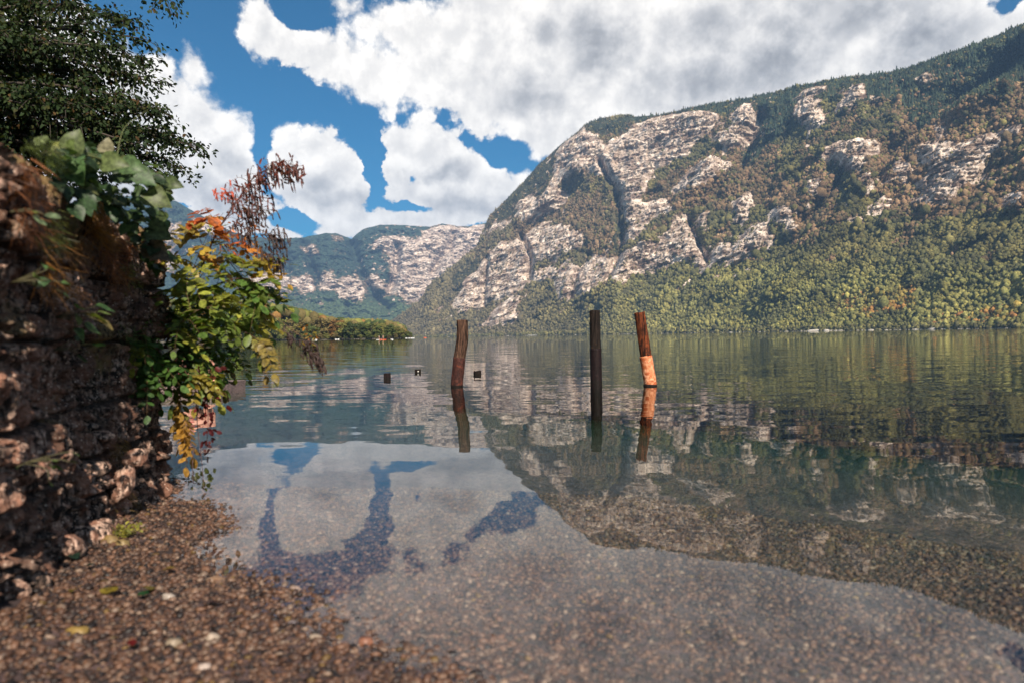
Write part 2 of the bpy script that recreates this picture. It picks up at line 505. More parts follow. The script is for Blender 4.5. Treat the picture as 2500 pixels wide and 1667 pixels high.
# ------------------------------------------------------------------ mountains
def conv(polys, ox, oy, s):
    return [[(ox + x / s, oy + y / s) for x, y in p] for p in polys]
ROCKS = conv([
    [(600,470),(700,400),(780,440),(860,500),(1000,380),(1060,330),(1130,310),(1230,290),(1420,300),(1460,330),(1420,400),(1330,450),(1290,520),(1200,560),(1040,640),(920,700),(910,640),(800,620),(700,560),(640,640),(540,720),(580,600)],
    [(1560,290),(1620,250),(1700,330),(1660,400),(1560,460),(1480,480),(1440,430),(1540,380)],
    [(930,740),(1010,640),(1080,640),(1040,730),(1000,800),(1180,780),(1200,820),(1070,880),(1040,960),(940,1000),(980,860),(930,800)],
    [(1220,700),(1300,620),(1420,540),(1530,570),(1440,650),(1330,730),(1250,740)],
    [(200,1060),(320,1000),(400,990),(440,1100),(430,1200),(330,1280),(180,1320),(190,1180)],
    [(20,1330),(100,1200),(190,1120),(190,1340),(60,1370)],
    [(400,960),(520,880),(620,930),(720,960),(700,1020),(600,1070),(460,1110),(420,1040)],
    [(560,1180),(620,1100),(700,1130),(760,1060),(870,1100),(850,1180),(780,1250),(660,1310),(580,1290)],
    [(890,1170),(900,1090),(1000,1050),(1060,1020),(1130,1030),(1200,940),(1250,870),(1300,900),(1340,1000),(1400,1080),(1480,1010),(1560,1020),(1650,930),(1730,890),(1740,960),(1640,1080),(1520,1110),(1430,1110),(1390,1170),(1360,1130),(1240,1080),(1130,1130),(1000,1150),(940,1230)],
    [(1560,800),(1640,740),(1620,900),(1580,870)], [(1360,860),(1400,840),(1390,930),(1340,900)],
    [(480,800),(540,700),(640,740),(560,800),(480,860),(390,860)], [(380,780),(440,740),(440,860),(380,870)],
    [(450,1160),(560,1120),(540,1190),(460,1200)], [(180,900),(300,890),(290,930),(190,930)], [(170,1450),(300,1320),(390,1270),(300,1350),(200,1460)],
    [(230,1445),(350,1310),(360,1330),(280,1440)], [(290,1440),(420,1320),(330,1430)],
], 1100, 150, 2.24) + conv([
    [(270,450),(300,410),(380,395),(400,430),(330,450),(280,470)], [(280,480),(330,460),(400,580),(330,610),(280,560)],
    [(450,490),(540,380),(560,430),(500,520),(470,530)], [(820,350),(900,360),(830,400)],
    [(380,720),(430,670),(560,660),(620,640),(630,680),(560,740),(560,800),(490,790),(470,740),(400,740)],
    [(310,820),(350,810),(380,880),(330,900)], [(550,850),(580,810),(600,860),(570,900)], [(630,900),(680,890),(680,960),(640,960)],
    [(590,930),(620,940),(620,990),(590,985)], [(710,720),(760,750),(790,800),(760,860),(720,800)], [(900,560),(930,600),(910,720),(900,640)],
    [(840,830),(920,690),(1000,670),(1080,700),(1080,800),(1000,880),(930,900),(850,900)], [(1040,660),(1110,620),(1170,650),(1150,700),(1080,720)],
    [(740,900),(1000,895),(930,930),(760,930)], [(1190,910),(1290,880),(1290,910),(1220,960)], [(1190,600),(1260,600),(1250,640),(1190,640)],
    [(0,930),(50,1000),(0,1030)], [(0,1120),(80,1010),(140,1030),(130,1100),(40,1170),(0,1180)],
    [(140,980),(230,940),(230,1000),(150,1010)], [(215,1010),(260,1000),(250,1060),(220,1050)],
    [(0,500),(60,490),(70,540),(0,560)], [(0,620),(60,560),(90,580),(0,660)], [(500,1000),(550,990),(550,1020),(510,1020)],
    [(800,690),(880,640),(860,760),(820,720)], [(1110,810),(1180,800),(1160,850)], [(600,440),(660,450),(620,480)],[(320,1080),(350,1080),(350,1110)],
], 1800, 0, 1.844)
CONIFER_SHADE = conv([[(190,900),(420,630),(600,450),(740,340),(830,300),(1180,270),(1800,150),(1800,215),(1400,290),(1180,290),(1050,330),(1040,400),(860,420),(740,370),(600,500),(560,640),(480,780),(360,860),(200,950)],  # dark conifers; shade of left flank and recesses is put into their colour
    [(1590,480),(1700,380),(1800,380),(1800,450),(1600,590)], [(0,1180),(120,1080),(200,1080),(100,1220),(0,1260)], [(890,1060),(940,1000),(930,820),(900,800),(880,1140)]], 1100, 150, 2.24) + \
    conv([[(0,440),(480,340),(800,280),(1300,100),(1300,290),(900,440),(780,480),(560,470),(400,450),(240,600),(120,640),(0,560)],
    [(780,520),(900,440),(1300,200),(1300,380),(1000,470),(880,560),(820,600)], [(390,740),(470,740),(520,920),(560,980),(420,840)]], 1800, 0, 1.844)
REDS = conv([[(620,760),(800,720),(900,900),(900,1080),(750,1080),(600,980)], [(380,880),(600,790),(640,930),(520,870),(400,960),(200,1040)], [(900,1160),(1180,960),(1300,860),(1250,900),(1000,1080)],
    [(1000,820),(1100,700),(1300,560),(1792,420),(1792,800),(1500,820),(1400,780)]], 1100, 150, 2.24) + \
    conv([[(880,470),(1300,380),(1300,960),(700,960),(500,780),(620,620)], [(0,850),(400,780),(480,980),(300,1100),(200,980)], [(560,420),(1000,300),(1100,280),(900,470),(600,520)]], 1800, 0, 1.844)
ORANGES = conv([[(440,1340),(800,1280),(840,1400),(460,1430)], [(830,1400),(1290,1380),(1290,1470),(860,1470)]], 1800, 0, 1.844)
FROCKS = conv([[(1540,280),(1640,170),(1740,165),(1850,180),(1960,140),(2010,150),(2100,400),(1830,500),(1700,560),(1560,700),(1520,700),(1400,660),(1370,560),(1360,420),(1340,300),(1450,250)],
    [(1340,230),(1400,240),(1380,300),(1280,320),(1230,280)], [(1200,500),(1240,500),(1250,590),(1190,560)], [(990,540),(1040,530),(1120,590),(1110,700),(980,640)],
    [(850,500),(880,480),(920,590),(850,620)], [(630,520),(750,560),(760,640),(640,580)], [(700,290),(730,290),(810,370),(790,375)], [(930,340),(970,350),(970,370)],
    [(495,700),(530,665),(555,700),(520,725)], [(1310,570),(1390,570),(1330,660)], [(940,220),(960,220),(980,290),(965,290)], [(1440,700),(1460,700),(1480,745)]], 500, 500, 2.94) + \
    [[(395, 560), (425, 545), (440, 590), (400, 600)], [(380, 620), (420, 615), (430, 650), (385, 665)], [(470, 540), (500, 545), (520, 570), (490, 570)], [(610, 680), (690, 670), (700, 720), (620, 700)]]

def inpoly(px, py, poly):
    x = np.array([p[0] for p in poly]); y = np.array([p[1] for p in poly])
    res = np.zeros(px.shape, bool)
    bb = (px > x.min()) & (px < x.max()) & (py > y.min()) & (py < y.max())
    if not bb.any(): return res
    qx, qy = px[bb], py[bb]; ins = np.zeros(qx.shape, bool)
    j = len(x) - 1
    for i in range(len(x)):
        c = ((y[i] > qy) != (y[j] > qy)) & (qx < (x[j] - x[i]) * (qy - y[i]) / (y[j] - y[i] + 1e-9) + x[i])
        ins ^= c; j = i
    res[bb] = ins
    return res
def zone(px, py, polys, wob, P, sc):
    wx = px + wob * fbm(P * sc, 4) * 2.2; wy = py + wob * fbm(P * sc + 31.7, 4) * 2.6
    r = np.zeros(px.shape, bool)
    for p in polys: r |= inpoly(wx, wy, p)
    return r

def blur(A, k):
    for ax in (0, 1):
        pad = np.concatenate([np.repeat(A.take([0], ax), k, ax), A, np.repeat(A.take([-1], ax), k, ax)], ax)
        cs = np.cumsum(pad, ax); n = A.shape[ax]
        z = np.zeros_like(cs.take([0], ax)); cs = np.concatenate([z, cs], ax)
        A = (cs.take(range(2 * k + 1, 2 * k + 1 + n), ax) - cs.take(range(0, n), ax)) / (2 * k + 1)
    return A
def segdist(px, py, poly):
    best = np.full(px.shape, 1e9)
    for a, b in zip(poly[:-1], poly[1:]):
        dx, dy = b[0] - a[0], b[1] - a[1]
        t = np.clip(((px - a[0]) * dx + (py - a[1]) * dy) / (dx * dx + dy * dy), 0, 1)
        best = np.minimum(best, np.hypot(px - a[0] - t * dx, py - a[1] - t * dy))
    return best

def build_mountain(name, ridge, shore_r, ridge_r, nc, nr, rocks, gullies, relief, prof, strata=True, reds=None, conifers=None, seed=0.0):
    ra, re = azel([p[0] for p in ridge], [p[1] for p in ridge])
    a = np.linspace(ra[0], ra[-1], nc)
    e = np.interp(a, ra, re)
    e = e + 0.0012 * fbm(np.stack([a * 120, a * 0 + seed, a * 0], -1), 4)
    rs = np.interp(a, azel([p[0] for p in shore_r], [820] * len(shore_r))[0], [p[1] for p in shore_r])
    rr = np.interp(a, azel([p[0] for p in ridge_r], [820] * len(ridge_r))[0], [p[1] for p in ridge_r])
    H = rr * np.tan(e)
    s = np.linspace(0, 1, nr)
    gfun = np.interp(s, [p[0] for p in prof], [p[1] for p in prof])
    S, A = np.meshgrid(s, a, indexing='ij')
    Z = S * H[None, :]
    RR = rs[None] + (rr - rs)[None] * gfun[:, None]
    P = np.stack([RR * np.sin(A), RR * np.cos(A), Z], -1)
    px, py = project(P + np.array([0, 0, CAM_H]))
    k = 1 / 1000.0
    mid = smooth(S, 0.0, 0.12) * (1 - smooth(S, 0.93, 1.0)) * np.clip(H / 300, 0, 1)[None]
    rock = zone(px, py, rocks, 9, P * 6 * k, 2.0).astype(float)
    rb = blur(rock, 3); rwide = blur(rock, 14)
    # relief is measured along the line of sight so that the skyline stays put
    big = fbm(P * k * 3.0 + seed, 4, 0.55, ridged=True)
    med = fbm(P * k * np.array([11, 11, 7.0]) + 5 + seed, 4, 0.55, ridged=True)
    # slanting buttresses
    u = (px * 0.72 + py * 0.70) / 60.0; v = (py * 0.72 - px * 0.70) / 240.0
    ribs = fbm(np.stack([u + seed, v, big], -1), 4, 0.55, ridged=True)
    D = -relief * (1.0 * big + 0.48 * med + 0.6 * ribs)
    for depth, wid, poly in gullies:
        D += 0.8 * depth * np.exp(-(segdist(px, py, poly) / wid) ** 2)
    D -= 45 * rwide * relief / 90
    fine = fbm(P * k * 38 + seed, 5, 0.62, ridged=True)
    str_ = fbm(np.stack([px / 90, (py * 0.93 + px * 0.25) / 7.0, big * 2], -1), 3, 0.6)
    D -= rb * relief * (0.36 * fine + 0.24 * str_) + (1 - rb) * relief * 0.07 * fine
    RR = RR + D * mid
    P = np.stack([RR * np.sin(A), RR * np.cos(A), Z], -1)
    # far side of the ridge
    extra = []
    for q, (dr, dz) in enumerate([(60, 10), (400, 160), (1200, 420)]):
        zz = np.maximum(H - dz * np.clip(H / 500, 0, 1), -5)
        r2 = rr + dr
        extra.append(np.stack([r2 * np.sin(a), r2 * np.cos(a), zz], -1))
    full = np.concatenate([np.concatenate([(P[:1] * [1, 1, 1] - [0, 0, 8])], 0), P, np.array(extra)], 0)
    rows = full.shape[0]
    # colour fields
    shr = fbm(P * k * 55 + 9, 3) + 0.5 * fbm(P * k * 160, 2)
    rw = blur(rock, 8) * 1.30 + 0.30 * blur(rock, 34) + 0.62 * smooth(fbm(P * k * 17 + 70, 5, 0.62), 0.13, 0.36) * smooth(blur(rock, 60), 0.02, 0.16)
    rockmask = np.clip(rw * 1.05 + (0.95 * fbm(P * k * 13 + 2, 5, 0.6) + 0.55 * fbm(P * k * 60 + 9, 3, 0.6) + 0.40 * str_) * (0.35 + 0.65 * smooth(rw, 0, 0.4)), 0, 1)
    pad = lambda M: np.concatenate([M[:1], M, np.repeat(M[-1:], 3, 0)], 0)
    return dict(P=P, full=full, rows=rows, nc=nc, px=px, py=py, rock=pad(rockmask), rb=rb, S=S, A=A, pad=pad)

m_rock, nt, out = new_mat('mountain_slope')
g = nt.n.new('ShaderNodeNewGeometry'); pos = g.outputs['Position']
ra_ = nt.node('ShaderNodeAttribute', attribute_name='rock').outputs['Fac']
vc_ = nt.node('ShaderNodeAttribute', attribute_name='Col').outputs['Color']
mp = nt.node('ShaderNodeMapping', {'Vector': pos, 'Rotation': (0.5, 0.35, 0.3), 'Scale': (0.014, 0.014, 0.045)})
st = nt.noise(mp.outputs[0], 1.0, 6, 0.65)
n1 = nt.noise(pos, 0.03, 8, 0.65)
rc = nt.mix(nt.ramp(st, 0.38, 0.62), (0.30, 0.22, 0.18), (0.88, 0.75, 0.64))
rc = nt.mix(nt.ramp(n1, 0.40, 0.60), nt.vm('MULTIPLY', rc, (0.60, 0.55, 0.50)), rc)
vcol = nt.vm('SCALE', vc_, scale=nt.ramp(nt.noise(pos, 0.05, 6, 0.75), 0.34, 0.66, 0.25, 1.9))
msk = nt.ramp(nt.m('ADD', ra_, nt.m('MULTIPLY', nt.m('SUBTRACT', nt.noise(pos, 0.055, 6, 0.7), 0.5), 0.7)), 0.36, 0.50)
scrub = nt.mix(nt.noise(pos, 0.02, 5, 0.6), (0.13, 0.080, 0.045), (0.32, 0.205, 0.125))
vcol = nt.mix(nt.ramp(ra_, 0.10, 0.36, 0.0, 0.85), vcol, scrub)
cc = nt.mix(msk, vcol, rc)
bmp = nt.node('ShaderNodeBump', {'Strength': 1.0, 'Distance': 13.0, 'Height': nt.m('ADD', nt.noise(pos, 0.045, 8, 0.7), nt.m('MULTIPLY', st, 0.5))})
p = nt.node('ShaderNodeBsdfPrincipled', {'Base Color': cc, 'Roughness': 0.95, 'Specular IOR Level': 0.1, 'Normal': bmp.outputs[0]})
nt.l.new(p.outputs[0], out.inputs[0])

RIDGE = [(900, 815), (930, 803), (956, 782), (1030, 731), (1044, 700), (1122, 636), (1163, 602), (1177, 568), (1194, 529), (1287, 436), (1314, 404), (1368, 355), (1408, 324), (1430, 304), (1470, 288),
         (1537, 280), (1551, 286), (1627, 279), (1680, 264), (1761, 250), (1823, 241), (1887, 228), (1941, 211), (1990, 203), (2060, 190), (2174, 179), (2234, 160), (2320, 130), (2396, 103), (2451, 81), (2500, 60), (2700, -10), (2900, -60)]
g6 = lambda pts: [(1100 + x / 2.24, 150 + y / 2.24) for x, y in pts]
g7 = lambda pts: [(1800 + x / 1.844, y / 1.844) for x, y in pts]
GUL = [(130, 9, g6([(820, 560), (900, 700), (930, 820), (940, 1000), (880, 1160), (780, 1330)])), (110, 8, g6([(390, 960), (440, 1080), (430, 1190)])),
       (60, 5, g6([(205, 1080), (190, 1200), (180, 1330)])), (90, 7, g6([(760, 1060), (690, 1160), (660, 1290)])), (150, 16, g6([(1700, 300), (1640, 420), (1590, 560)])),
       (90, 10, g6([(1310, 880), (1360, 1000), (1400, 1090)])), (140, 18, g7([(1290, 220), (1000, 430), (850, 570), (700, 690), (640, 800)])),
       (90, 12, g7([(480, 780), (440, 860), (300, 1000)])), (-120, 25, g7([(1200, 420), (900, 560), (620, 800), (300, 1180), (100, 1400)])),
       (-110, 22, g6([(1430, 640), (1200, 860), (950, 1120), (800, 1300)])), (-90, 20, g6([(700, 600), (540, 740), (380, 880), (200, 1040), (60, 1220)])), (120, 30, g6([(640, 700), (560, 860), (480, 960)]))]
PAL = np.array([(0.048, 0.046, 0.022), (0.072, 0.068, 0.026), (0.100, 0.088, 0.032), (0.135, 0.115, 0.038)])
PAL_RED = np.array([(0.095, 0.068, 0.036), (0.125, 0.082, 0.044), (0.160, 0.100, 0.055), (0.195, 0.132, 0.070)])
PAL_ORG = np.array([(0.230, 0.120, 0.035), (0.180, 0.135, 0.035), (0.130, 0.120, 0.040), (0.200, 0.100, 0.035)])
PAL_CON_SHADE = np.array([(0.030, 0.044, 0.028), (0.040, 0.052, 0.030), (0.026, 0.038, 0.026), (0.055, 0.060, 0.032)])
def veg_colour(px, py, P, n_seed=0):
    """per point colour choice by zone"""
    k = 1 / 1000.0
    n = len(px)
    pick = np.clip((fbm(P * k * 9 + 40, 4, 0.6) * 4.2 + 1.6 + RNG.normal(size=n) * 0.45), 0, 3).astype(int)
    c = PAL[pick]
    # sweep: greyer and browner to the far left, greener to the near right and low down
    red = zone(px, py, REDS, 22, P * k * 6, 2.0) & (RNG.random(n) < 0.75)
    red |= (fbm(P * k * 8 + 3, 3) > 0.16) & (RNG.random(n) < 0.6) & (py < 640)
    c = np.where(red[:, None], PAL_RED[pick], c)
    org = zone(px, py, ORANGES, 14, P * k * 6, 2.0) & (RNG.random(n) < 0.6)
    c = np.where(org[:, None], PAL_ORG[pick], c)
    con = zone(px, py, CONIFER_SHADE, 16, P * k * 6, 2.0) & (RNG.random(n) < 0.9)
    c = np.where(con[:, None], PAL_CON_SHADE[pick], c)
    low = (smooth(py, 600, 700) * smooth(px, 1250, 1600))[:, None] * (~con & ~red & ~org)[:, None]
    c = c * (1 + 0.55 * low * np.array([1.0, 1.12, 0.7]))
    grey = smooth(px, 1900, 1000)[:, None] * 0.5
    c = c * (1 - grey) + np.array([0.135, 0.104, 0.066]) * grey * np.where(con[:, None], 0.45, 1.0)
    c = c * 1.22 * (0.72 + 0.42 * RNG.random((n, 1)) + 0.55 * fbm(P * k * 30, 2)[:, None] + 0.35 * fbm(P * k * 9 + 5, 3)[:, None])
    return c, con
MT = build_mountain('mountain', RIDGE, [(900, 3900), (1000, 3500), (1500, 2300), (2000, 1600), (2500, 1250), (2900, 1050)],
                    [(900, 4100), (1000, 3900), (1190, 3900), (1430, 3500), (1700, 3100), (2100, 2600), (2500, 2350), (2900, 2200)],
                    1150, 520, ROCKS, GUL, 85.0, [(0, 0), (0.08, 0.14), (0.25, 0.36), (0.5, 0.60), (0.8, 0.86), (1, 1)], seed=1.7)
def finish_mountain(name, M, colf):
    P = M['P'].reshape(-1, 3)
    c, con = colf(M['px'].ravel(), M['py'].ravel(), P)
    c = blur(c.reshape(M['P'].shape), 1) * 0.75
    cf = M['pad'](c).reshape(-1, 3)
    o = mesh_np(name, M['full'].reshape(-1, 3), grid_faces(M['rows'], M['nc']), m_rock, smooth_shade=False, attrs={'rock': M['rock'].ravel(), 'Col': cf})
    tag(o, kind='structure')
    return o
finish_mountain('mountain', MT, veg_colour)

FRIDGE = [(180, 540), (300, 480), (385, 478), (430, 492), (480, 520), (530, 550), (600, 578), (690, 583), (740, 580), (790, 570), (820, 570), (858, 583), (885, 560), (930, 549), (965, 549), (1050, 554), (1080, 546), (1120, 553), (1150, 552), (1183, 545), (1230, 540), (1320, 560)]
FGUL = [(260, 10, [(500 + x / 2.94, 500 + y / 2.94) for x, y in p]) for p in ([(1050, 240), (1100, 420), (1180, 600), (1300, 740)], [(700, 250), (760, 420), (820, 560)], [(1380, 300), (1370, 480), (1320, 640)], [(1780, 200), (1760, 300), (1640, 480)], [(560, 300), (600, 480)])]
def far_colour(px, py, P):
    n = len(px)
    c = np.array([(0.038, 0.062, 0.045)]) * (0.6 + 0.8 * RNG.random((n, 1)))
    low = smooth(py, 690, 760)[:, None]
    c = c * (1 - low) + np.array([0.075, 0.105, 0.045]) * low * (0.7 + 0.6 * RNG.random((n, 1)))
    return c, None
FM = build_mountain('far', FRIDGE, [(180, 4800), (700, 4500), (1000, 4700), (1320, 5200)], [(180, 6100), (500, 6300), (900, 6900), (1320, 7000)],
                    620, 300, FROCKS, FGUL, 170.0, [(0, 0), (0.07, 0.30), (0.16, 0.52), (0.45, 0.70), (0.75, 0.84), (1, 1)], seed=8.3)
o = finish_mountain('far_mountain', FM, far_colour)

# ------------------------------------------------------------------ forest on the slopes
def crown_templates(n, sub, amp, squash=1.15, seed=0):
    v, f = ico(sub)
    T = []; C = []
    for i in range(n):
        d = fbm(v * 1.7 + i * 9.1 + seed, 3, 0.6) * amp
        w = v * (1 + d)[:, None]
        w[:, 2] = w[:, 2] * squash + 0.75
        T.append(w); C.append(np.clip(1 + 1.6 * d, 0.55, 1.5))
    return np.array(T), f, np.array(C)
def cone_templates(n):
    T = []
    for i in range(n):
        V = []
        for t, (z, r) in enumerate([(0.0, 0.5), (0.7, 0.62), (0.9, 0.34), (1.5, 0.46), (1.7, 0.22), (2.2, 0.28), (2.9, 0.03)]):
            for k in range(6):
                a = k / 6 * 6.283 + t * 0.5
                rr = r * random.uniform(0.75, 1.25)
                V.append((rr * math.cos(a), rr * math.sin(a), z))
        T.append(V)
    Fc = []
    for t in range(6):
        for k in range(6):
            a = t * 6 + k; b = t * 6 + (k + 1) % 6
            Fc += [(a, b, b + 6), (a, b + 6, a + 6)]
    return np.array(T), np.array(Fc)
m_forest = mat_foliage('forest_leaves', trans=0.0, rough=0.9, nscale=0.35, spec=0.1)
m_forest_near = mat_foliage('shore_tree_leaves', trans=0.15, rough=0.8, spec=0.15)
def build_forest(N=100000):
    Pm = MT['P']; nr, nc = Pm.shape[:2]
    # weight by picture area: uniform in the grid is nearly uniform in the picture
    i = RNG.random(N * 2) * (nr - 2); j = RNG.random(N * 2) * (nc - 2)
    # more rows for high columns
    colh = (MT['px'][0] * 0 + (MT['py'][0] - MT['py'][-1])); w = np.clip(colh / colh.max(), 0.05, 1)
    keep = RNG.random(N * 2) < w[j.astype(int)]
    i, j = i[keep], j[keep]
    i = i[:N]; j = j[:N]
    i0, j0 = i.astype(int), j.astype(int); fi, fj = (i - i0)[:, None], (j - j0)[:, None]
    pos = (Pm[i0, j0] * (1 - fi) + Pm[i0 + 1, j0] * fi) * (1 - fj) + (Pm[i0, j0 + 1] * (1 - fi) + Pm[i0 + 1, j0 + 1] * fi) * fj
    rk = MT['rock'][1:-3][i0, j0]
    u = RNG.random(len(i))
    keep = (rk < 0.16) | ((rk < 0.40) & (u < 0.55)) | (u < 0.13)
    pos, rk, i0, j0 = pos[keep], rk[keep], i0[keep], j0[keep]
    # a dense line of shore trees and one of ridge trees
    n2 = 4200; jj = RNG.integers(0, nc, n2); ps = Pm[RNG.integers(0, 6, n2), jj] + RNG.normal(size=(n2, 3)) * [3, 3, 0.3]
    n3 = 3800; jr = RNG.integers(0, nc, n3); pr = Pm[nr - 1 - RNG.integers(0, 3, n3), jr]
    rp = np.concatenate([rk, np.zeros(n2), np.zeros(n3)]); kind = np.concatenate([np.zeros(len(rk)), np.ones(n2), np.full(n3, 2)])
    pos = np.concatenate([pos, ps, pr])
    px, py = project(pos)
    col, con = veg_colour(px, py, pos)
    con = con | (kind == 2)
    ridge_keep = ~((kind == 2) & (px < 1180))
    dist = np.hypot(pos[:, 0], pos[:, 1])
    size = 4.7 * np.exp(RNG.normal(size=len(pos)) * 0.34) * (1 + 0.5 * fbm(pos / 90, 2)) * np.clip(dist / 2200, 0.8, 1.25)
    size *= np.where(rp > 0.42, 0.5, 1.0)
    size *= np.where(kind == 1, 0.85, np.where(kind == 2, 0.72, 1.0))
    size *= 1 - 0.24 * (1 - smooth(pos[:, 2], 120, 320))
    upper = smooth(pos[:, 2], 250, 700)
    size *= 1 - 0.35 * upper * (~con)
    col = np.where((kind == 1)[:, None], PAL[RNG.integers(0, 3, len(pos))] * RNG.uniform(0.8, 1.7, (len(pos), 1)), col)
    keep = ridge_keep
    pos, col, con, size = pos[keep], col[keep], con[keep], size[keep]
    pos[:, 2] -= size * 0.35
    T, f, C = crown_templates(10, 1 if False else 2, 0.55)
    T1, f1, C1 = crown_templates(16, 1, 0.72)
    near = (np.hypot(pos[:, 0], pos[:, 1]) < 1750) & ~con & (size > 3)
    objs = []
    # nearest crowns are finer
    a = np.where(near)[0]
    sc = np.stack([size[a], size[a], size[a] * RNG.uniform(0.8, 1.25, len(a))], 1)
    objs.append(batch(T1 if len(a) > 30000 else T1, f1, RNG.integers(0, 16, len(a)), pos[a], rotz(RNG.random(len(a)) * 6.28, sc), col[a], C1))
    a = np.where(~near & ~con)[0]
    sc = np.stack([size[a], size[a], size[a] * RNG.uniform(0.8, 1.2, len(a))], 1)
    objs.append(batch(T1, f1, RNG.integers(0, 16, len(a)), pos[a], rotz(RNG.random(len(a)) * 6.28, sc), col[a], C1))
    Tc, fc = cone_templates(8)
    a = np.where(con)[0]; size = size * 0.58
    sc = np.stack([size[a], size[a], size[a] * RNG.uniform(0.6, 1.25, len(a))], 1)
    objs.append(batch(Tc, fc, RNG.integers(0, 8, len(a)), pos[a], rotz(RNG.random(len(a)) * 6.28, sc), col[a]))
    V = np.concatenate([o[0] for o in objs]); off = 0; Fs = []
    for o in objs: Fs.append(o[1] + off); off += len(o[0])
    C = np.concatenate([o[2] for o in objs])
    o = mesh_np('forest', V, np.concatenate(Fs), m_forest, attrs={'Col': C})
    tag(o, 'mixed green, rust and dark conifer forest covering the slopes of the near mountain', 'forest', kind='stuff')
build_forest()
# pale boulders along the far shore
def build_shore_stones():
    v, f = ico(2)
    T = np.array([v * (1 + 0.35 * fbm(v * 1.3 + i * 5, 3))[:, None] for i in range(6)])
    n = 420; nc = MT['nc']
    jj = RNG.integers(60, nc, n); pos = MT['P'][0, jj] * 1.0; pos[:, :2] *= (1 - 5.0 / np.hypot(pos[:, 0], pos[:, 1]))[:, None]
    pos[:, 2] = 0.1
    s = RNG.uniform(0.5, 1.6, n) * RNG.choice([1, 1, 1, 2.0], n)
    sc = np.stack([s * 1.9, s * 1.2, s * 0.6], 1)
    V, Fc, C = batch(T, f, RNG.integers(0, 6, n), pos, rotz(RNG.uniform(-0.6, 0.6, n) - np.arctan2(pos[:, 0], pos[:, 1]), sc), np.tile([[0.40, 0.36, 0.30]], (n, 1)) * RNG.uniform(0.4, 1.2, (n, 1)))
    m, nt, out = new_mat('pale_boulder')
    a = nt.node('ShaderNodeAttribute', attribute_name='Col')
    p = nt.node('ShaderNodeBsdfPrincipled', {'Base Color': a.outputs[0], 'Roughness': 0.9}); nt.l.new(p.outputs[0], out.inputs[0])
    tag(mesh_np('shore_stones', V, Fc, m, attrs={'Col': C}), 'pale stones strewn along the far waterline', 'stones', kind='stuff')
    # the two big pale boulders
    for i, (bx, w, hgt, lab) in enumerate([(1990, 36, 9, 'long pale boulder at the far waterline below the orange trees'), (2018, 13, 8, 'small round pale boulder beside the long pale boulder'), (2292, 40, 8, 'flat pale boulder at the far waterline, rightmost of the big ones')]):
        a0 = float(azel(bx, 806)[0]); r = np.interp(bx, [1500, 2000, 2500], [2300, 1600, 1250]) - 14
        dims = (w / F * r / 2, 5.0, hgt / F * r * 0.42)
        vv, ff = ico(3)
        vv = vv * (1 + 0.4 * fbm(vv * 1.6 + i * 3.3, 4))[:, None] * dims
        c, s_ = math.cos(-a0), math.sin(-a0)
        vv = np.stack([vv[:, 0] * c - vv[:, 1] * s_, vv[:, 0] * s_ + vv[:, 1] * c, vv[:, 2]], 1)
        ob = mesh_np('boulder', vv, ff, m, attrs={'Col': np.tile([[0.42, 0.38, 0.33]], (len(vv), 1))})
        ob.location = (r * math.sin(a0), r * math.cos(a0), 0)
        tag(ob, lab, 'boulder', 'big pale boulders on the far shore')
build_shore_stones()
# ------------------------------------------------------------------ wooded spit on the left, individual trees
m_bark, nt, out = new_mat('bark')
g = nt.n.new('ShaderNodeNewGeometry')
mp = nt.node('ShaderNodeMapping', {'Vector': g.outputs['Position'], 'Scale': (14, 14, 3)})
nz = nt.noise(mp.outputs[0], 1.0, 5, 0.65)
b = nt.node('ShaderNodeBump', {'Strength': 0.8, 'Distance': 0.02, 'Height': nz})
p = nt.node('ShaderNodeBsdfPrincipled', {'Base Color': nt.mix(nz, (0.014, 0.010, 0.008), (0.065, 0.048, 0.036)), 'Roughness': 0.9, 'Normal': b.outputs[0]})
nt.l.new(p.outputs[0], out.inputs[0])

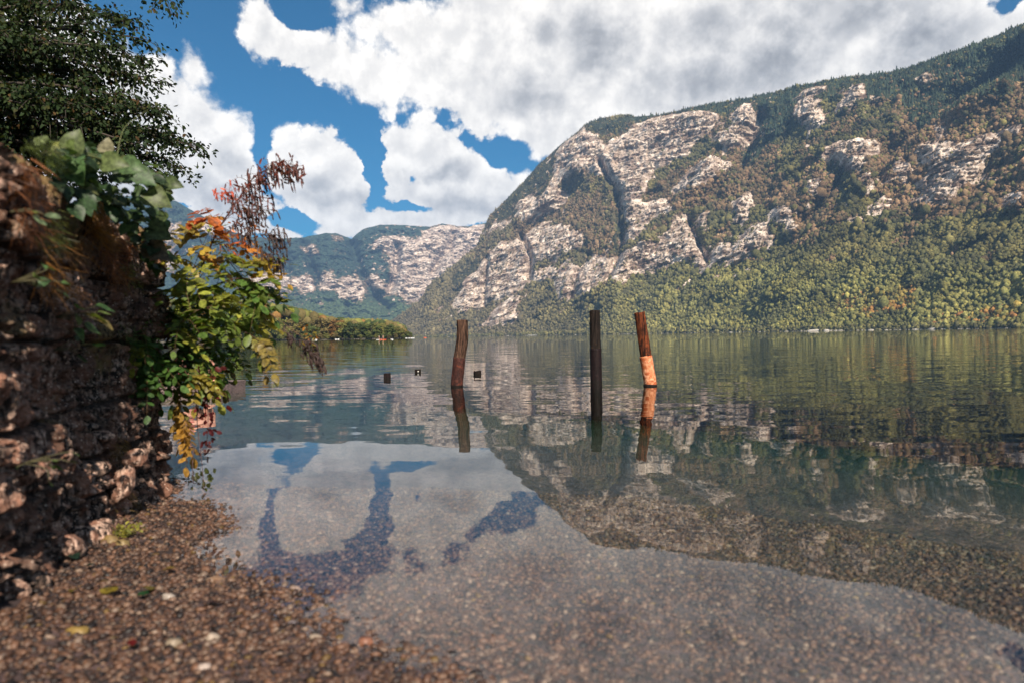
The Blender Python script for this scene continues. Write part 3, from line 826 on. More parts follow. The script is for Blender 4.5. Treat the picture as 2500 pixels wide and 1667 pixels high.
def clump_crown(seed, nclump=26, per=46, wide=1.0, tall=1.0, cone=False):
    """crown made of many small leaf cards gathered in clumps; unit tree: height 1, crown radius about .42"""
    rg = np.random.default_rng(seed)
    cz = rg.uniform(0.22, 0.88, nclump)
    rad = 0.40 * np.sqrt(np.clip(1 - ((cz - 0.5) / 0.48) ** 2, 0.05, 1)) * wide
    if cone: rad = 0.26 * (1.0 - cz) + 0.02
    ang = rg.uniform(0, 6.283, nclump); rr = rad * rg.uniform(0.35, 0.95, nclump)
    cen = np.stack([rr * np.cos(ang), rr * np.sin(ang), cz * tall], 1)
    cr = rg.uniform(0.09, 0.17, nclump) * (0.6 if cone else 1.0)
    ci = np.repeat(np.arange(nclump), per)
    d = rg.normal(size=(len(ci), 3)); d /= np.linalg.norm(d, axis=1, keepdims=True)
    pos = cen[ci] + d * (cr[ci] * rg.uniform(0.55, 1.08, len(ci)))[:, None] * [1, 1, 0.8]
    pos[:, 2] = np.maximum(pos[:, 2], 0.02)
    nrm = d + 0.5 * rg.normal(size=d.shape); nrm /= np.linalg.norm(nrm, axis=1, keepdims=True)
    up = rg.normal(size=d.shape)
    x = np.cross(nrm, up); x /= np.linalg.norm(x, axis=1, keepdims=True); y = np.cross(nrm, x)
    s = rg.uniform(0.016, 0.034, len(ci))[:, None]
    q = np.stack([pos - x * s - y * s * .6, pos + x * s - y * s * .5, pos + x * s * .7 + y * s, pos - x * s * .8 + y * s * .9], 1)
    V = q.reshape(-1, 3); Fc = np.arange(len(V)).reshape(-1, 4)
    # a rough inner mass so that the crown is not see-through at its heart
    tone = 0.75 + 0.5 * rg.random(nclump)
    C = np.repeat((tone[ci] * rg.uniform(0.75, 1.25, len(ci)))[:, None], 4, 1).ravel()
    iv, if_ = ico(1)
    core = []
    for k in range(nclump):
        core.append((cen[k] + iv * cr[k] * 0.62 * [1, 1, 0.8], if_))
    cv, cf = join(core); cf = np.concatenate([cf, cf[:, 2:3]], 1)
    cf4 = cf.copy()
    return V, Fc, C, cv, cf[:, :3]
TREE_COLS = {'dark green': (0.050, 0.066, 0.022), 'mid green': (0.085, 0.105, 0.028), 'yellow green': (0.155, 0.150, 0.040), 'olive brown': (0.140, 0.110, 0.040), 'rusty orange': (0.21, 0.115, 0.035), 'dark conifer': (0.022, 0.034, 0.020)}
_tree_cache = {}
def crown_mesh(kind, var):
    key = (kind, var)
    if key in _tree_cache: return _tree_cache[key]
    con = kind == 'dark conifer'
    V, Fc, C, cv, cf = clump_crown(100 + var, nclump=44 if con else 30, per=34 if con else 50, cone=con, wide=1.0 + 0.15 * (var % 3))
    tri = np.concatenate([Fc[:, [0, 1, 2]], Fc[:, [0, 2, 3]]])
    allV = np.concatenate([V, cv]); allF = np.concatenate([tri, cf + len(V)])
    base = np.array(TREE_COLS[kind])
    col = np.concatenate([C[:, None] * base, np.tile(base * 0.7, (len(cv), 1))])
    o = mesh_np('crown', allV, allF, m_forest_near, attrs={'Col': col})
    me = o.data; bpy.data.objects.remove(o); _tree_cache[key] = me
    return me
tv, tf = tube([(0, 0, -0.05), (0.01, 0, 0.25), (-0.01, 0.01, 0.55), (0, 0, 0.8)], [0.028, 0.022, 0.014, 0.005], 6)
_o = mesh_np('trunk', tv, tf, m_bark); trunk_me = _o.data; bpy.data.objects.remove(_o)
def far_tree(x, y, z, h, w, kind, var, label, group):
    root = empty('pine_tree' if kind == 'dark conifer' else 'broadleaf_tree', (x, y, z))
    tag(root, label, 'tree', group)
    for nm, me in (('crown', crown_mesh(kind, var)), ('trunk', trunk_me)):
        c = bpy.data.objects.new(nm, me); COL.objects.link(c); c.parent = root
    root.scale = (w, w, h); root.rotation_euler = (0, 0, random.uniform(0, 6.28))
    return root
# top outline of the wood in photo px -> height
SPIT_TOP = [(300, 735), (450, 735), (560, 738), (640, 742), (700, 752), (760, 766), (800, 778), (850, 783), (900, 785), (960, 789), (985, 800), (1002, 812), (1010, 818)]
def spit_xyz(px, d):
    a, _ = azel(px, 824); return math.tan(float(a)) * d, d
def build_spit():
    # ground of the spit: low bank rising to a wooded hill on the left
    nx, ny = 90, 26
    xs = np.linspace(180, 1012, nx); V = []
    for j in range(ny):
        d = 548 + j * 14.0
        for i in range(nx):
            px = xs[i]
            x, y = spit_xyz(px, d + 10 * math.sin(px * 0.03))
            hill = np.interp(px, [180, 520, 700, 800, 1012], [34, 30, 19, 6, 0.6])
            z = -1.2 + 1.7 * smooth(j, 0, 2.0) + hill * smooth(j, 4, 22)
            edge = smooth(i, nx - 1, nx - 7)
            V.append((x, y, float(z) * float(edge) - 2 * (1 - float(edge))))
    m, nt, out = new_mat('spit_soil')
    g = nt.n.new('ShaderNodeNewGeometry')
    p = nt.node('ShaderNodeBsdfPrincipled', {'Base Color': nt.mix(nt.noise(g.outputs[0], 0.3, 5), (0.05, 0.05, 0.025), (0.30, 0.26, 0.20)), 'Roughness': 0.95})
    nt.l.new(p.outputs[0], out.inputs[0])
    tag(mesh_np('spit_land', V, grid_faces(ny, nx), m, smooth_shade=True), kind='structure')
    kinds = ['dark green', 'mid green', 'yellow green', 'olive brown', 'mid green', 'dark green', 'rusty orange']
    # the front row and the ones that stand out
    spec = []
    px = 505; k = 0
    while px < 1003:
        top = np.interp(px, [p[0] for p in SPIT_TOP], [p[1] for p in SPIT_TOP])
        yb = 815.4 - (px - 1500) * 0.016 + 2.6
        full = (yb - top)
        frac = random.uniform(0.62, 0.9) if px < 780 else random.uniform(0.85, 1.03)
        spec.append((px, 562 + random.uniform(-6, 10), full * frac, kinds[random.randrange(len(kinds))]))
        px += full * frac * random.uniform(0.25, 0.42); k += 1
    spec = [s for s in spec]
    # low bushes at the water's edge
    px = 515
    while px < 1008:
        spec.append((px, 553, random.uniform(8, 17) if px < 985 else random.uniform(4, 8), random.choice(['yellow green', 'olive brown', 'mid green'])))
        px += random.uniform(13, 26)
    spec += [(908, 566, 44, 'dark conifer'), (827, 575, 52, 'dark conifer'), (812, 566, 50, 'dark conifer'), (955, 565, 38, 'yellow green'), (975, 563, 27, 'olive brown'), (868, 556, 30, 'yellow green'), (645, 590, 84, 'dark conifer')]
    spec.sort(key=lambda q: q[0])
    words = ['first', 'second', 'third', 'fourth', 'fifth', 'sixth', 'seventh', 'eighth', 'ninth', 'tenth', 'eleventh', 'twelfth', 'thirteenth', 'fourteenth', 'fifteenth', 'sixteenth', 'seventeenth', 'eighteenth', 'nineteenth', 'twentieth']
    cnt = {}; ids = []
    for px, d, hp, kd in spec:
        size = 'low bushy' if hp < 20 else ('tall' if hp > 55 else 'middling')
        cnt.setdefault((size, kd), []).append(px)
    seen = {}
    for i, (px, d, hp, kd) in enumerate(spec):
        h = hp / F * d; x, y = spit_xyz(px, d)
        w = h * random.uniform(0.95, 1.3) if kd != 'dark conifer' else h * 0.95
        size = 'low bushy' if hp < 20 else ('tall' if hp > 55 else 'middling')
        key = (size, kd); seen[key] = seen.get(key, 0) + 1; n = len(cnt[key]); k = seen[key]
        what = f'{size} {kd}' + ('' if kd == 'dark conifer' else ' tree')
        if n == 1: lab = f'the only {what} on the wooded spit across the water'
        elif k == 1: lab = f'leftmost {what} on the wooded spit'
        elif k == n: lab = f'rightmost {what} on the wooded spit'
        elif k <= n / 2: lab = f'{words[k - 1]} {what} from the left end of the wooded spit'
        else: lab = f'{words[n - k]} {what} from the right tip of the wooded spit'
        far_tree(x, y, 0.3 - 0.12 * h, h * 1.12, w, kd, i % 7, lab, f'{kd} trees of the wooded spit')
    # wood behind, reading as one mass
    V, Fc, C = [], [], []; off = 0
    T1, f1, C1 = crown_templates(10, 2, 0.55, seed=40)
    n = 1300
    pxs = RNG.uniform(200, 985, n); dd = RNG.uniform(575, 820, n)
    hill = np.interp(pxs, [180, 520, 700, 800, 1012], [34, 30, 19, 6, 0.6]) * smooth(dd, 604, 856)
    a, _ = azel(pxs, np.full(n, 824.0))
    top = np.interp(pxs, [p[0] for p in SPIT_TOP], [p[1] for p in SPIT_TOP])
    maxz = (815.4 - (pxs - 1500) * 0.016 - top) / F * dd + 0.9
    s = RNG.uniform(3.0, 5.2, n)
    z = np.where(RNG.random(n) < 0.5, maxz - s * 1.0, maxz * RNG.uniform(0.45, 0.95, n) - s)
    keep = z > 1.5; a, dd, z, s = a[keep], dd[keep], z[keep] - s[keep] * 0.6, s[keep]
    pos = np.stack([np.tan(a) * dd, dd, z], 1)
    pal = np.array([TREE_COLS[k] for k in kinds])
    cols = pal[RNG.integers(0, len(pal), len(pos))] * RNG.uniform(0.8, 1.3, (len(pos), 1))
    V, Fc, C = batch(T1, f1, RNG.integers(0, 10, len(pos)), pos, rotz(RNG.random(len(pos)) * 6.28, np.stack([s, s, s * 1.1], 1)), cols, C1)
    # leaf cards over those crowns
    per = 90; ci = np.repeat(np.arange(len(pos)), per)
    d = unit(len(ci)); d[:, 2] = np.abs(d[:, 2]) * np.where(RNG.random(len(ci)) < .8, 1, -1)
    cp = pos[ci] + np.array([0, 0, 0.75]) * s[ci][:, None] + d * s[ci][:, None] * RNG.uniform(0.85, 1.25, (len(ci), 1))
    nrm = d + 0.5 * unit(len(ci)); x = np.cross(nrm, unit(len(ci))); x /= np.linalg.norm(x, axis=1, keepdims=True); yv = np.cross(nrm, x); yv /= np.linalg.norm(yv, axis=1, keepdims=True)
    sz = RNG.uniform(0.25, 0.5, len(ci))[:, None]
    q = np.stack([cp - x * sz, cp + x * sz * .9 - yv * sz * .4, cp + yv * sz * 1.2], 1).reshape(-1, 3)
    qc = np.repeat(cols[ci] * RNG.uniform(0.7, 1.3, (len(ci), 1)), 3, 0)
    o = mesh_np('distant_wood', np.concatenate([V, q]), np.concatenate([Fc, np.arange(len(q)).reshape(-1, 3) + len(V)]), m_forest_near, attrs={'Col': np.concatenate([C, qc])})
    tag(o, 'dense green and olive wood rising behind the front trees of the spit', 'wood', kind='stuff')
build_spit()

# ------------------------------------------------------------------ posts in the water
def wood_mat(name, c0, c1, c2=None, patch=0.5, rough=0.85, vertical=True):
    m, nt, out = new_mat(name)
    tcn = nt.n.new('ShaderNodeTexCoord'); pos = tcn.outputs['Object']
    mp = nt.node('ShaderNodeMapping', {'Vector': pos, 'Scale': (60, 60, 3.5) if vertical else (18, 18, 14)})
    n1 = nt.noise(mp.outputs[0], 1.0, 6, 0.65, 0, 0.3)
    n2 = nt.noise(pos, 9.0, 6, 0.7)
    c = nt.mix(nt.ramp(n1, 0.35, 0.68), c0, c1)
    if c2: c = nt.mix(nt.ramp(n2, patch, patch + 0.14), c, c2)
    n3 = nt.noise(pos, 120, 3)
    c = nt.mix(nt.ramp(n3, 0.35, 0.7, 0.0, 0.5), c, nt.vm('SCALE', c, scale=0.45))
    crk = nt.noise(nt.node('ShaderNodeMapping', {'Vector': pos, 'Scale': (26, 26, 1.9)}).outputs[0], 1.0, 3, 0.5)
    if vertical: c = nt.mix(nt.ramp(nt.m('ADD', crk, nt.m('MULTIPLY', nt.m('SUBTRACT', n2, 0.5), 0.35)), 0.47, 0.37, 0.0, 0.9), c, (0.004, 0.003, 0.003))
    wl = nt.node('ShaderNodeSeparateXYZ', {0: pos}).outputs[2]
    c = nt.mix(nt.ramp(nt.m('ADD', wl, nt.m('MULTIPLY', n2, 0.03)), 0.055, 0.03), c, (0.008, 0.006, 0.005))
    b = nt.node('ShaderNodeBump', {'Strength': 1.0, 'Distance': 0.012, 'Height': nt.m('ADD', n1, nt.m('MULTIPLY', n2, 0.4))})
    p = nt.node('ShaderNodeBsdfPrincipled', {'Base Color': c, 'Roughness': rough, 'Normal': b.outputs[0], 'Specular IOR Level': 0.12})
    nt.l.new(p.outputs[0], out.inputs[0])
    return m
def post_body(pts, radii, sides=36, rough=0.05, hollow=0.0, jag=0.0, seed=0, groove=0.0):
    """closed, slightly out-of-round column; hollow>0 sinks the top"""
    pts = curve(pts, 44); radii = np.interp(np.linspace(0, 1, 44), np.linspace(0, 1, len(radii)), radii)
    V = []; t = np.gradient(pts, axis=0); t /= np.linalg.norm(t, axis=1, keepdims=True)
    a = np.arange(sides) / sides * 2 * math.pi
    for i in range(len(pts)):
        x = np.cross(t[i], [0, 1, 0]); x /= np.linalg.norm(x); y = np.cross(t[i], x)
        ring = np.stack([np.cos(a), np.sin(a), np.full(sides, pts[i, 2] * 2.2)], 1)
        r = radii[i] * (1 + rough * fbm(ring * 1.4 + seed, 3) * 2 + groove * np.minimum(0, fbm(np.stack([np.cos(a) * 7, np.sin(a) * 7, np.full(sides, pts[i, 2] * 0.9)], 1) + seed, 2)) * 3)
        P = pts[i] + (r * np.cos(a))[:, None] * x + (r * np.sin(a))[:, None] * y
        if jag and i >= len(pts) - 2: P = P + t[i] * (jag * fbm(np.stack([np.cos(a) * 1.3, np.sin(a) * 1.3, a * 0 + seed], 1), 3))[:, None] * (1 if i == len(pts) - 1 else .6)
        V.append(P)
    Vt = list(V); last = V[-1]; cen = last.mean(0)
    for k, (sc, dz) in enumerate([(0.93, 0.006 if hollow == 0 else -0.002), (0.80, 0.010 if hollow == 0 else -hollow * 0.7), (0.45, 0.011 if hollow == 0 else -hollow), (0.02, 0.011 if hollow == 0 else -hollow)]):
        Vt.append(cen + (last - cen) * sc + t[-1] * dz)
    n = len(Vt); Vv = np.concatenate(Vt)
    i = (np.arange(n - 1)[:, None] * sides + np.arange(sides)[None]).ravel(); j = (np.arange(n - 1)[:, None] * sides + ((np.arange(sides) + 1) % sides)[None]).ravel()
    Fc = np.stack([i, j, j + sides, i + sides], 1)
    return Vv, Fc
def ground_at(px, py):
    w = pdir(px, py); t = -CAM_H / w[2]; return w * t + np.array([0, 0, CAM_H])
m_wood_brown = wood_mat('weathered_brown_wood', (0.014, 0.008, 0.006), (0.145, 0.078, 0.052))
m_wood_black = wood_mat('tarred_black_wood', (0.006, 0.005, 0.005), (0.028, 0.019, 0.015), (0.12, 0.065, 0.03), 0.60)
m_wood_red = wood_mat('reddish_wood', (0.020, 0.007, 0.005), (0.24, 0.062, 0.022), (0.03, 0.012, 0.008), 0.52)
m_rust_dark = wood_mat('dark_rusted_steel', (0.022, 0.009, 0.008), (0.070, 0.026, 0.020), (0.15, 0.040, 0.020), 0.54, 0.7, False)
m_rust_black = wood_mat('blackened_steel', (0.006, 0.0035, 0.004), (0.016, 0.008, 0.008), None, 0.5, 0.6, False)
m_rust_bright = wood_mat('bright_rusted_steel', (0.45, 0.15, 0.06), (0.80, 0.40, 0.23), (0.34, 0.075, 0.025), 0.465, 0.75, False)
def post(base_px, joint_px, top_px, d, w_top, w_joint, w_sleeve, mats, label, hollow=0.0, jag=0.012, bend=None, seed=0, groove=0.0, collar=False):
    B = at(base_px[0], base_px[1], d); J = at(joint_px[0], joint_px[1], d + 0.02); T = at(top_px[0], top_px[1], d + 0.03)
    B[2] = 0.0
    root = empty('mooring_post', B); tag(root, label, 'post', 'old posts standing in the water')
    k = d / F / 2
    under = B + (B - J) * 1.5; under[2] = -1.6
    Mi = (J + T) / 2 + (np.array([bend, 0, 0]) if bend else 0)
    v, f = post_body([J - (T - J) * 0.12 - B, J - B, Mi - B, T - B], [w_joint * k, w_joint * k, (w_joint + w_top) / 2 * k, w_top * k, w_top * k * 0.97], hollow=hollow, jag=jag, seed=seed, groove=groove)
    mesh_np('timber', v, f, mats[0], root, True)
    v, f = post_body([under - B, (under + B) / 2 - B, B - B, (B + J) / 2 - B, J - B], [w_sleeve * k] * 5, rough=0.008, jag=0.004, seed=seed + 5, hollow=0.001)
    mesh_np('sleeve', v, f, mats[1], root, True)
    if collar:
        v, f = post_body([np.array([-0.005, 0, -0.03]), np.array([-0.003, 0, -0.005]), np.array([0, 0, 0.022])], [w_sleeve * k * 1.08, w_sleeve * k * 1.10, w_sleeve * k * 1.05], rough=0.12, jag=0.03, seed=9)
        mesh_np('crusted_ring', v, f, m_rust_dark, root, True)
    return root
post((1115.2, 943), (1121.5, 873), (1128.5, 782.5), 12.36, 29, 28.5, 30, (m_wood_brown, m_rust_dark), 'leaning brown timber post in a dark red sleeve, leftmost of the tall posts', bend=0.028, seed=1, groove=0.16, jag=0.006)
post((1455.7, 931), (1454, 851), (1451.7, 759), 13.05, 26, 27, 28.5, (m_wood_black, m_rust_black), 'upright blackened post between the brown one and the orange rusted one', seed=2, groove=0.08, jag=0.02)
post((1588, 941), (1576.5, 869), (1561, 763), 11.8, 27, 28, 31, (m_wood_red, m_rust_bright), 'tilted reddish post with a bright orange rusted sleeve, rightmost of the tall posts', hollow=0.07, jag=0.035, seed=3, groove=0.10, collar=True)

def stump(px, py, d, w, h, label, kind):
    P = at(px, py, d); P[2] = 0
    root = empty('post_stump', P); tag(root, label, 'post stump', 'short stumps just above the water')
    bm = bmesh.new(); bmesh.ops.create_cube(bm, size=1)
    for v in bm.verts:
        v.co.x *= w; v.co.y *= w; v.co.z = (h if v.co.z > 0 else -0.8)
        if kind == 2 and v.co.z > 0: v.co.z += 0.012 * (1 if v.co.x > 0 else -1)
    bmesh.ops.bevel(bm, geom=bm.edges[:], offset=0.008, segments=2, affect='EDGES')
    bmesh.ops.subdivide_edges(bm, edges=bm.edges[:], cuts=3, use_grid_fill=True)
    for v in bm.verts:
        n = float(perlin(np.array(v.co[:]) * 23 + px)); v.co += Vector((n, n * .7, n * .4)) * 0.008
    me = bpy.data.meshes.new('timber'); bm.to_mesh(me); bm.free(); me.materials.append(m_rust_black if kind == 0 else m_wood_black)
    o = bpy.data.objects.new('timber', me); COL.objects.link(o); o.parent = root
    o.rotation_euler = (0, 0, 0.15 * kind)
    if kind == 1:
        # round bright bolt plate on the side towards the beach
        v, f = tube([(0.02, -w / 2 - 0.012, h * 0.42), (0.02, -w / 2 + 0.01, h * 0.42)], [0.018, 0.018], 20)
        m, nt, out = new_mat('galvanised_cap'); p = nt.node('ShaderNodeBsdfPrincipled', {'Base Color': (0.55, 0.52, 0.48), 'Roughness': 0.5}); nt.l.new(p.outputs[0], out.inputs[0])
        mesh_np('bolt_cap', v, f, m, root)
        v, f = tube([(w * .42, -w * .3, h - 0.01), (w * .46, -w * .3, h + 0.02)], [0.012, 0.006], 8); mesh_np('nail', v, f, m_rust_dark, root)
    if kind == 2:
        v, f = tube([(-w * .42, -w * .3, h - 0.02), (-w * .46, -w * .3, h + 0.012)], [0.012, 0.006], 8); mesh_np('nail', v, f, m_rust_dark, root)
    return root
stump(945.5, 923, 15.2, 0.137, 0.115, 'square reddish stump barely above the water, leftmost of the short stumps', 0)
stump(1020, 909, 17.4, 0.15, 0.085, 'short dark stump with a round pale cap on its side', 1)
stump(1165.5, 914, 16.1, 0.155, 0.088, 'short black stump just right of the leaning brown post', 2)

# ------------------------------------------------------------------ rubble stone wall at the left
WP = curve([(-4.5, 0.7), (-2.9, 0.95), (-2.0, 1.2), (-1.66, 1.62), (-1.60, 2.14), (-1.79, 2.64), (-1.97, 3.15), (-2.06, 3.65), (-2.10, 4.02), (-2.22, 4.24), (-2.55, 4.34), (-3.3, 4.36), (-4.6, 4.4)], 620)
def build_wall():
    seg = np.concatenate([[0], np.cumsum(np.linalg.norm(np.diff(WP, axis=0), axis=1))])
    L = seg[-1]; nu = 1000
    u = np.linspace(0, L, nu); X = np.interp(u, seg, WP[:, 0]); Y = np.interp(u, seg, WP[:, 1])
    tx, ty = np.gradient(X, u), np.gradient(Y, u); tl = np.hypot(tx, ty); nx, ny = ty / tl, -tx / tl     # outward = right of travel
    # profile: face from -0.35 to 1.5, then top going back
    hz = np.concatenate([np.linspace(-0.35, 1.50, 300), np.full(60, 1.53)])
    back = np.concatenate([np.zeros(300), np.linspace(0.02, 0.9, 60) ** 1.0])
    U, Hh = np.meshgrid(u, hz); Bk = np.repeat(back[:, None], nu, 1)
    # courses and blocks
    wz = Hh + 0.050 * fbm(np.stack([U * 1.6, Hh * 1.6, U * 0], -1), 4, 0.6)
    courses = np.array([-0.6, -0.1, 0.20, 0.37, 0.60, 0.905, 1.215, 1.60])
    ci = np.clip(np.searchsorted(courses, wz) - 1, 0, len(courses) - 2)
    lo, hi = courses[ci], courses[ci + 1]
    bl = np.array([0.5, 0.36, 0.30, 0.42, 0.72, 0.62, 0.80])[ci]; offc = np.array([0, .21, .4, .13, .62, .17, .45])[ci]
    bu = (U + offc + 0.16 * fbm(np.stack([U * 3, Hh * 3, U * 0 + 4], -1), 4, 0.6)) / bl
    bi = np.floor(bu); fu = bu - bi
    edge = np.minimum(np.minimum(fu, 1 - fu) * bl, np.minimum(wz - lo, hi - wz))
    rnd = perlin(np.stack([bi * 7.31 + 0.5, ci * 3.77 + 0.5, bi * 0 + 0.3], -1))
    cyc = perlin(np.stack([bi * 5.13 + 9.5, ci * 2.11 + 7.5, bi * 0 + 0.8], -1))
    jst = smooth(fbm(np.stack([U * 1.1, Hh * 1.5, U * 0 + 6], -1), 3), -0.28, 0.12)
    D = 0.075 * smooth(edge, 0.0, 0.020) * (0.62 + 0.38 * jst) - 0.05 + 0.10 * rnd
    P3 = np.stack([U, Hh, Bk], -1)
    D += 0.070 * fbm(P3 * 2.6, 4) + 0.070 * fbm(P3 * 8, 5, 0.68) - 0.05 * smooth(fbm(P3 * 6 + 20, 4, 0.6, ridged=True), 0.10, 0.34) + 0.014 * fbm(P3 * np.array([46, 20, 30]), 3, 0.6, ridged=True)
    pits = fbm(P3 * 24 + 3, 3); D -= 0.030 * smooth(pits, 0.10, 0.42)
    # rubble: the lower part bulges with cobbles
    low = 1 - smooth(Hh, 0.18, 0.62)
    cob = np.abs(perlin(P3 * 5.5 + 2)) + 0.5 * np.abs(perlin(P3 * 12 + 8))
    D += low * (0.01 + 0.10 * (0.5 - cob))
    D = D * (1 - 0.4 * smooth(Bk, 0, 0.3)) 
    PX = X[None] + nx[None] * (D - Bk); PY = Y[None] + ny[None] * (D - Bk)
    PZ = Hh + np.where(Bk > 0, 0.05 * fbm(P3 * 3, 3) + 0.03 * rnd, 0) - 0.05 * smooth(Hh, 1.42, 1.5) * (Bk < 0.03) * 0 + 0.04 * fbm(P3 * 5 + 3, 3) * (Hh > 0)
    V = np.stack([PX, PY, PZ], -1)
    joint = 1 - smooth(edge, 0.0, 0.03)
    moss = smooth(fbm(P3 * 1.8 + 11, 4) + 0.35 * smooth(Hh, 1.1, 1.5) - 0.1 * low, 0.10, 0.32) * 0.9
    m, nt, out = new_mat('rough_stone')
    g = nt.n.new('ShaderNodeNewGeometry'); pos = g.outputs['Position']
    a_j = nt.node('ShaderNodeAttribute', attribute_name='joint').outputs['Fac']
    a_m = nt.node('ShaderNodeAttribute', attribute_name='moss').outputs['Fac']
    a_t = nt.node('ShaderNodeAttribute', attribute_name='tone').outputs['Fac']
    mp = nt.node('ShaderNodeMapping', {'Vector': pos, 'Scale': (44, 44, 17)})
    n1 = nt.noise(mp.outputs[0], 1.0, 4, 0.62); n2 = nt.noise(pos, 7.0, 5, 0.65); n3 = nt.noise(pos, 95, 4, 0.6)
    c = nt.mix(nt.ramp(n1, 0.44, 0.64), (0.010, 0.006, 0.005), (0.44, 0.29, 0.22))
    c = nt.mix(nt.ramp(n2, 0.42, 0.62), c, nt.mix(n3, (0.05, 0.022, 0.015), (0.38, 0.185, 0.12)))
    c = nt.vm('SCALE', c, scale=nt.ramp(a_t, 0, 1, 0.6, 1.35, False))
    speck = nt.node('ShaderNodeTexVoronoi', {'Vector': pos, 'Scale': 48.0})
    c = nt.mix(nt.ramp(speck.outputs['Distance'], 0.22, 0.10), c, (0.62, 0.46, 0.36))
    c = nt.mix(nt.ramp(n3, 0.55, 0.75), c, (0.03, 0.02, 0.018))
    c = nt.mix(nt.m('MULTIPLY', a_j, 0.8), c, (0.02, 0.014, 0.012))
    mossc = nt.mix(nt.noise(pos, 26, 4), (0.035, 0.045, 0.012), (0.23, 0.13, 0.035))
    c = nt.mix(nt.m('MULTIPLY', a_m, nt.ramp(n1, 0.35, 0.6)), c, mossc)
    b = nt.node('ShaderNodeBump', {'Strength': 1.0, 'Distance': 0.02, 'Height': nt.m('ADD', n1, nt.m('MULTIPLY', n3, 0.4))})
    p = nt.node('ShaderNodeBsdfPrincipled', {'Base Color': c, 'Roughness': 0.85, 'Normal': b.outputs[0], 'Specular IOR Level': 0.3})
    nt.l.new(p.outputs[0], out.inputs[0])
    tone = 0.5 + cyc
    root = empty('stone_wall', (-1.9, 2.9, 0)); tag(root, 'old dark brown rubble stone wall running along the left edge of the beach', 'wall')
    V0 = V.reshape(-1, 3) - np.array([-1.9, 2.9, 0])
    mesh_np('masonry', V0, grid_faces(len(hz), nu)[:, ::-1], m, root, True, attrs={'joint': joint.ravel(), 'moss': moss.ravel(), 'tone': tone.ravel()})
    # a few stones proud of the rubble: children of the wall
    v, f = ico(3)
    for i, (px, py, d, s) in enumerate([(250, 1062, 3.25, (0.055, 0.05, 0.018)), (212, 1310, 2.98, (0.11, 0.08, 0.07)), (255, 1288, 3.1, (0.06, 0.05, 0.045)), (300, 1180, 3.3, (0.05, 0.05, 0.09)), (160, 1340, 2.7, (0.09, 0.07, 0.06)), (365, 1230, 3.75, (0.07, 0.06, 0.05)), (330, 1120, 3.4, (0.06, 0.06, 0.05))]):
        P = at(px, py, d)
        vv = v * (1 + 0.45 * fbm(v * 1.5 + i * 4.4, 4))[:, None] * s
        k = len(vv)
        o = mesh_np('loose_stone', vv, f, m, root, True, attrs={'joint': np.zeros(k), 'moss': np.zeros(k), 'tone': np.full(k, 1.1 if i != 0 else 2.0)})
        o.location = P - np.array([-1.9, 2.9, 0]); o.rotation_euler = (0.2, 0.25 if i == 0 else 0.1 * i, 0.5 * i)
    # earth bank behind the wall
    m2, nt, out = new_mat('bank_soil')
    g = nt.n.new('ShaderNodeNewGeometry')
    p = nt.node('ShaderNodeBsdfPrincipled', {'Base Color': nt.mix(nt.noise(g.outputs['Position'], 6, 6), (0.03, 0.035, 0.012), (0.10, 0.09, 0.03)), 'Roughness': 0.95}); nt.l.new(p.outputs[0], out.inputs[0])
    xs = np.linspace(0.25, 14, 60); q = [0, 60, 120, 200, 260, 330, 420, 520, 619]
    i = np.linspace(0, 619, 90).astype(int); T = np.gradient(WP, axis=0); T /= np.linalg.norm(T, axis=1, keepdims=True)
    Vb = []
    for dd in xs:
        for k in i:
            # fan out to the left
            dirn = np.array([-1.0, -0.02 + 0.12 * (k / 619.0)]); dirn /= np.linalg.norm(dirn)
            x, y = WP[k] + np.array([-T[k][1], T[k][0]]) * 0.18 + dirn * (dd - 0.25)
            Vb.append((x, y, 1.47 + 0.10 * float(dd) * 0.6 + 0.05 * math.sin(x * 2.1) * math.cos(y * 1.7)))
    tag(mesh_np('bank', Vb, grid_faces(60, 90)[:, ::-1], m2, smooth_shade=True), kind='structure')
build_wall()

# ------------------------------------------------------------------ gravel
m_peb, nt, out = new_mat('pebble')
a = nt.node('ShaderNodeAttribute', attribute_name='Col').outputs['Color']
g = nt.n.new('ShaderNodeNewGeometry'); sp = nt.noise(g.outputs['Position'], 160, 4, 0.6)
c = nt.vm('SCALE', a, scale=nt.ramp(sp, 0.3, 0.7, 0.65, 1.3))
p = nt.node('ShaderNodeBsdfPrincipled', {'Base Color': c, 'Roughness': 0.55, 'Specular IOR Level': 0.4}); nt.l.new(p.outputs[0], out.inputs[0])
PEB_PAL = np.array([(0.40, 0.205, 0.115), (0.27, 0.135, 0.080), (0.085, 0.048, 0.036), (0.040, 0.026, 0.022), (0.50, 0.31, 0.20), (0.34, 0.19, 0.12), (0.62, 0.44, 0.31), (0.15, 0.085, 0.060), (0.40, 0.24, 0.07)])
PEB_PAL = PEB_PAL * [0.235, 0.225, 0.23]
PEB_P = np.array([.20, .19, .13, .09, .10, .12, .05, .10, .02])
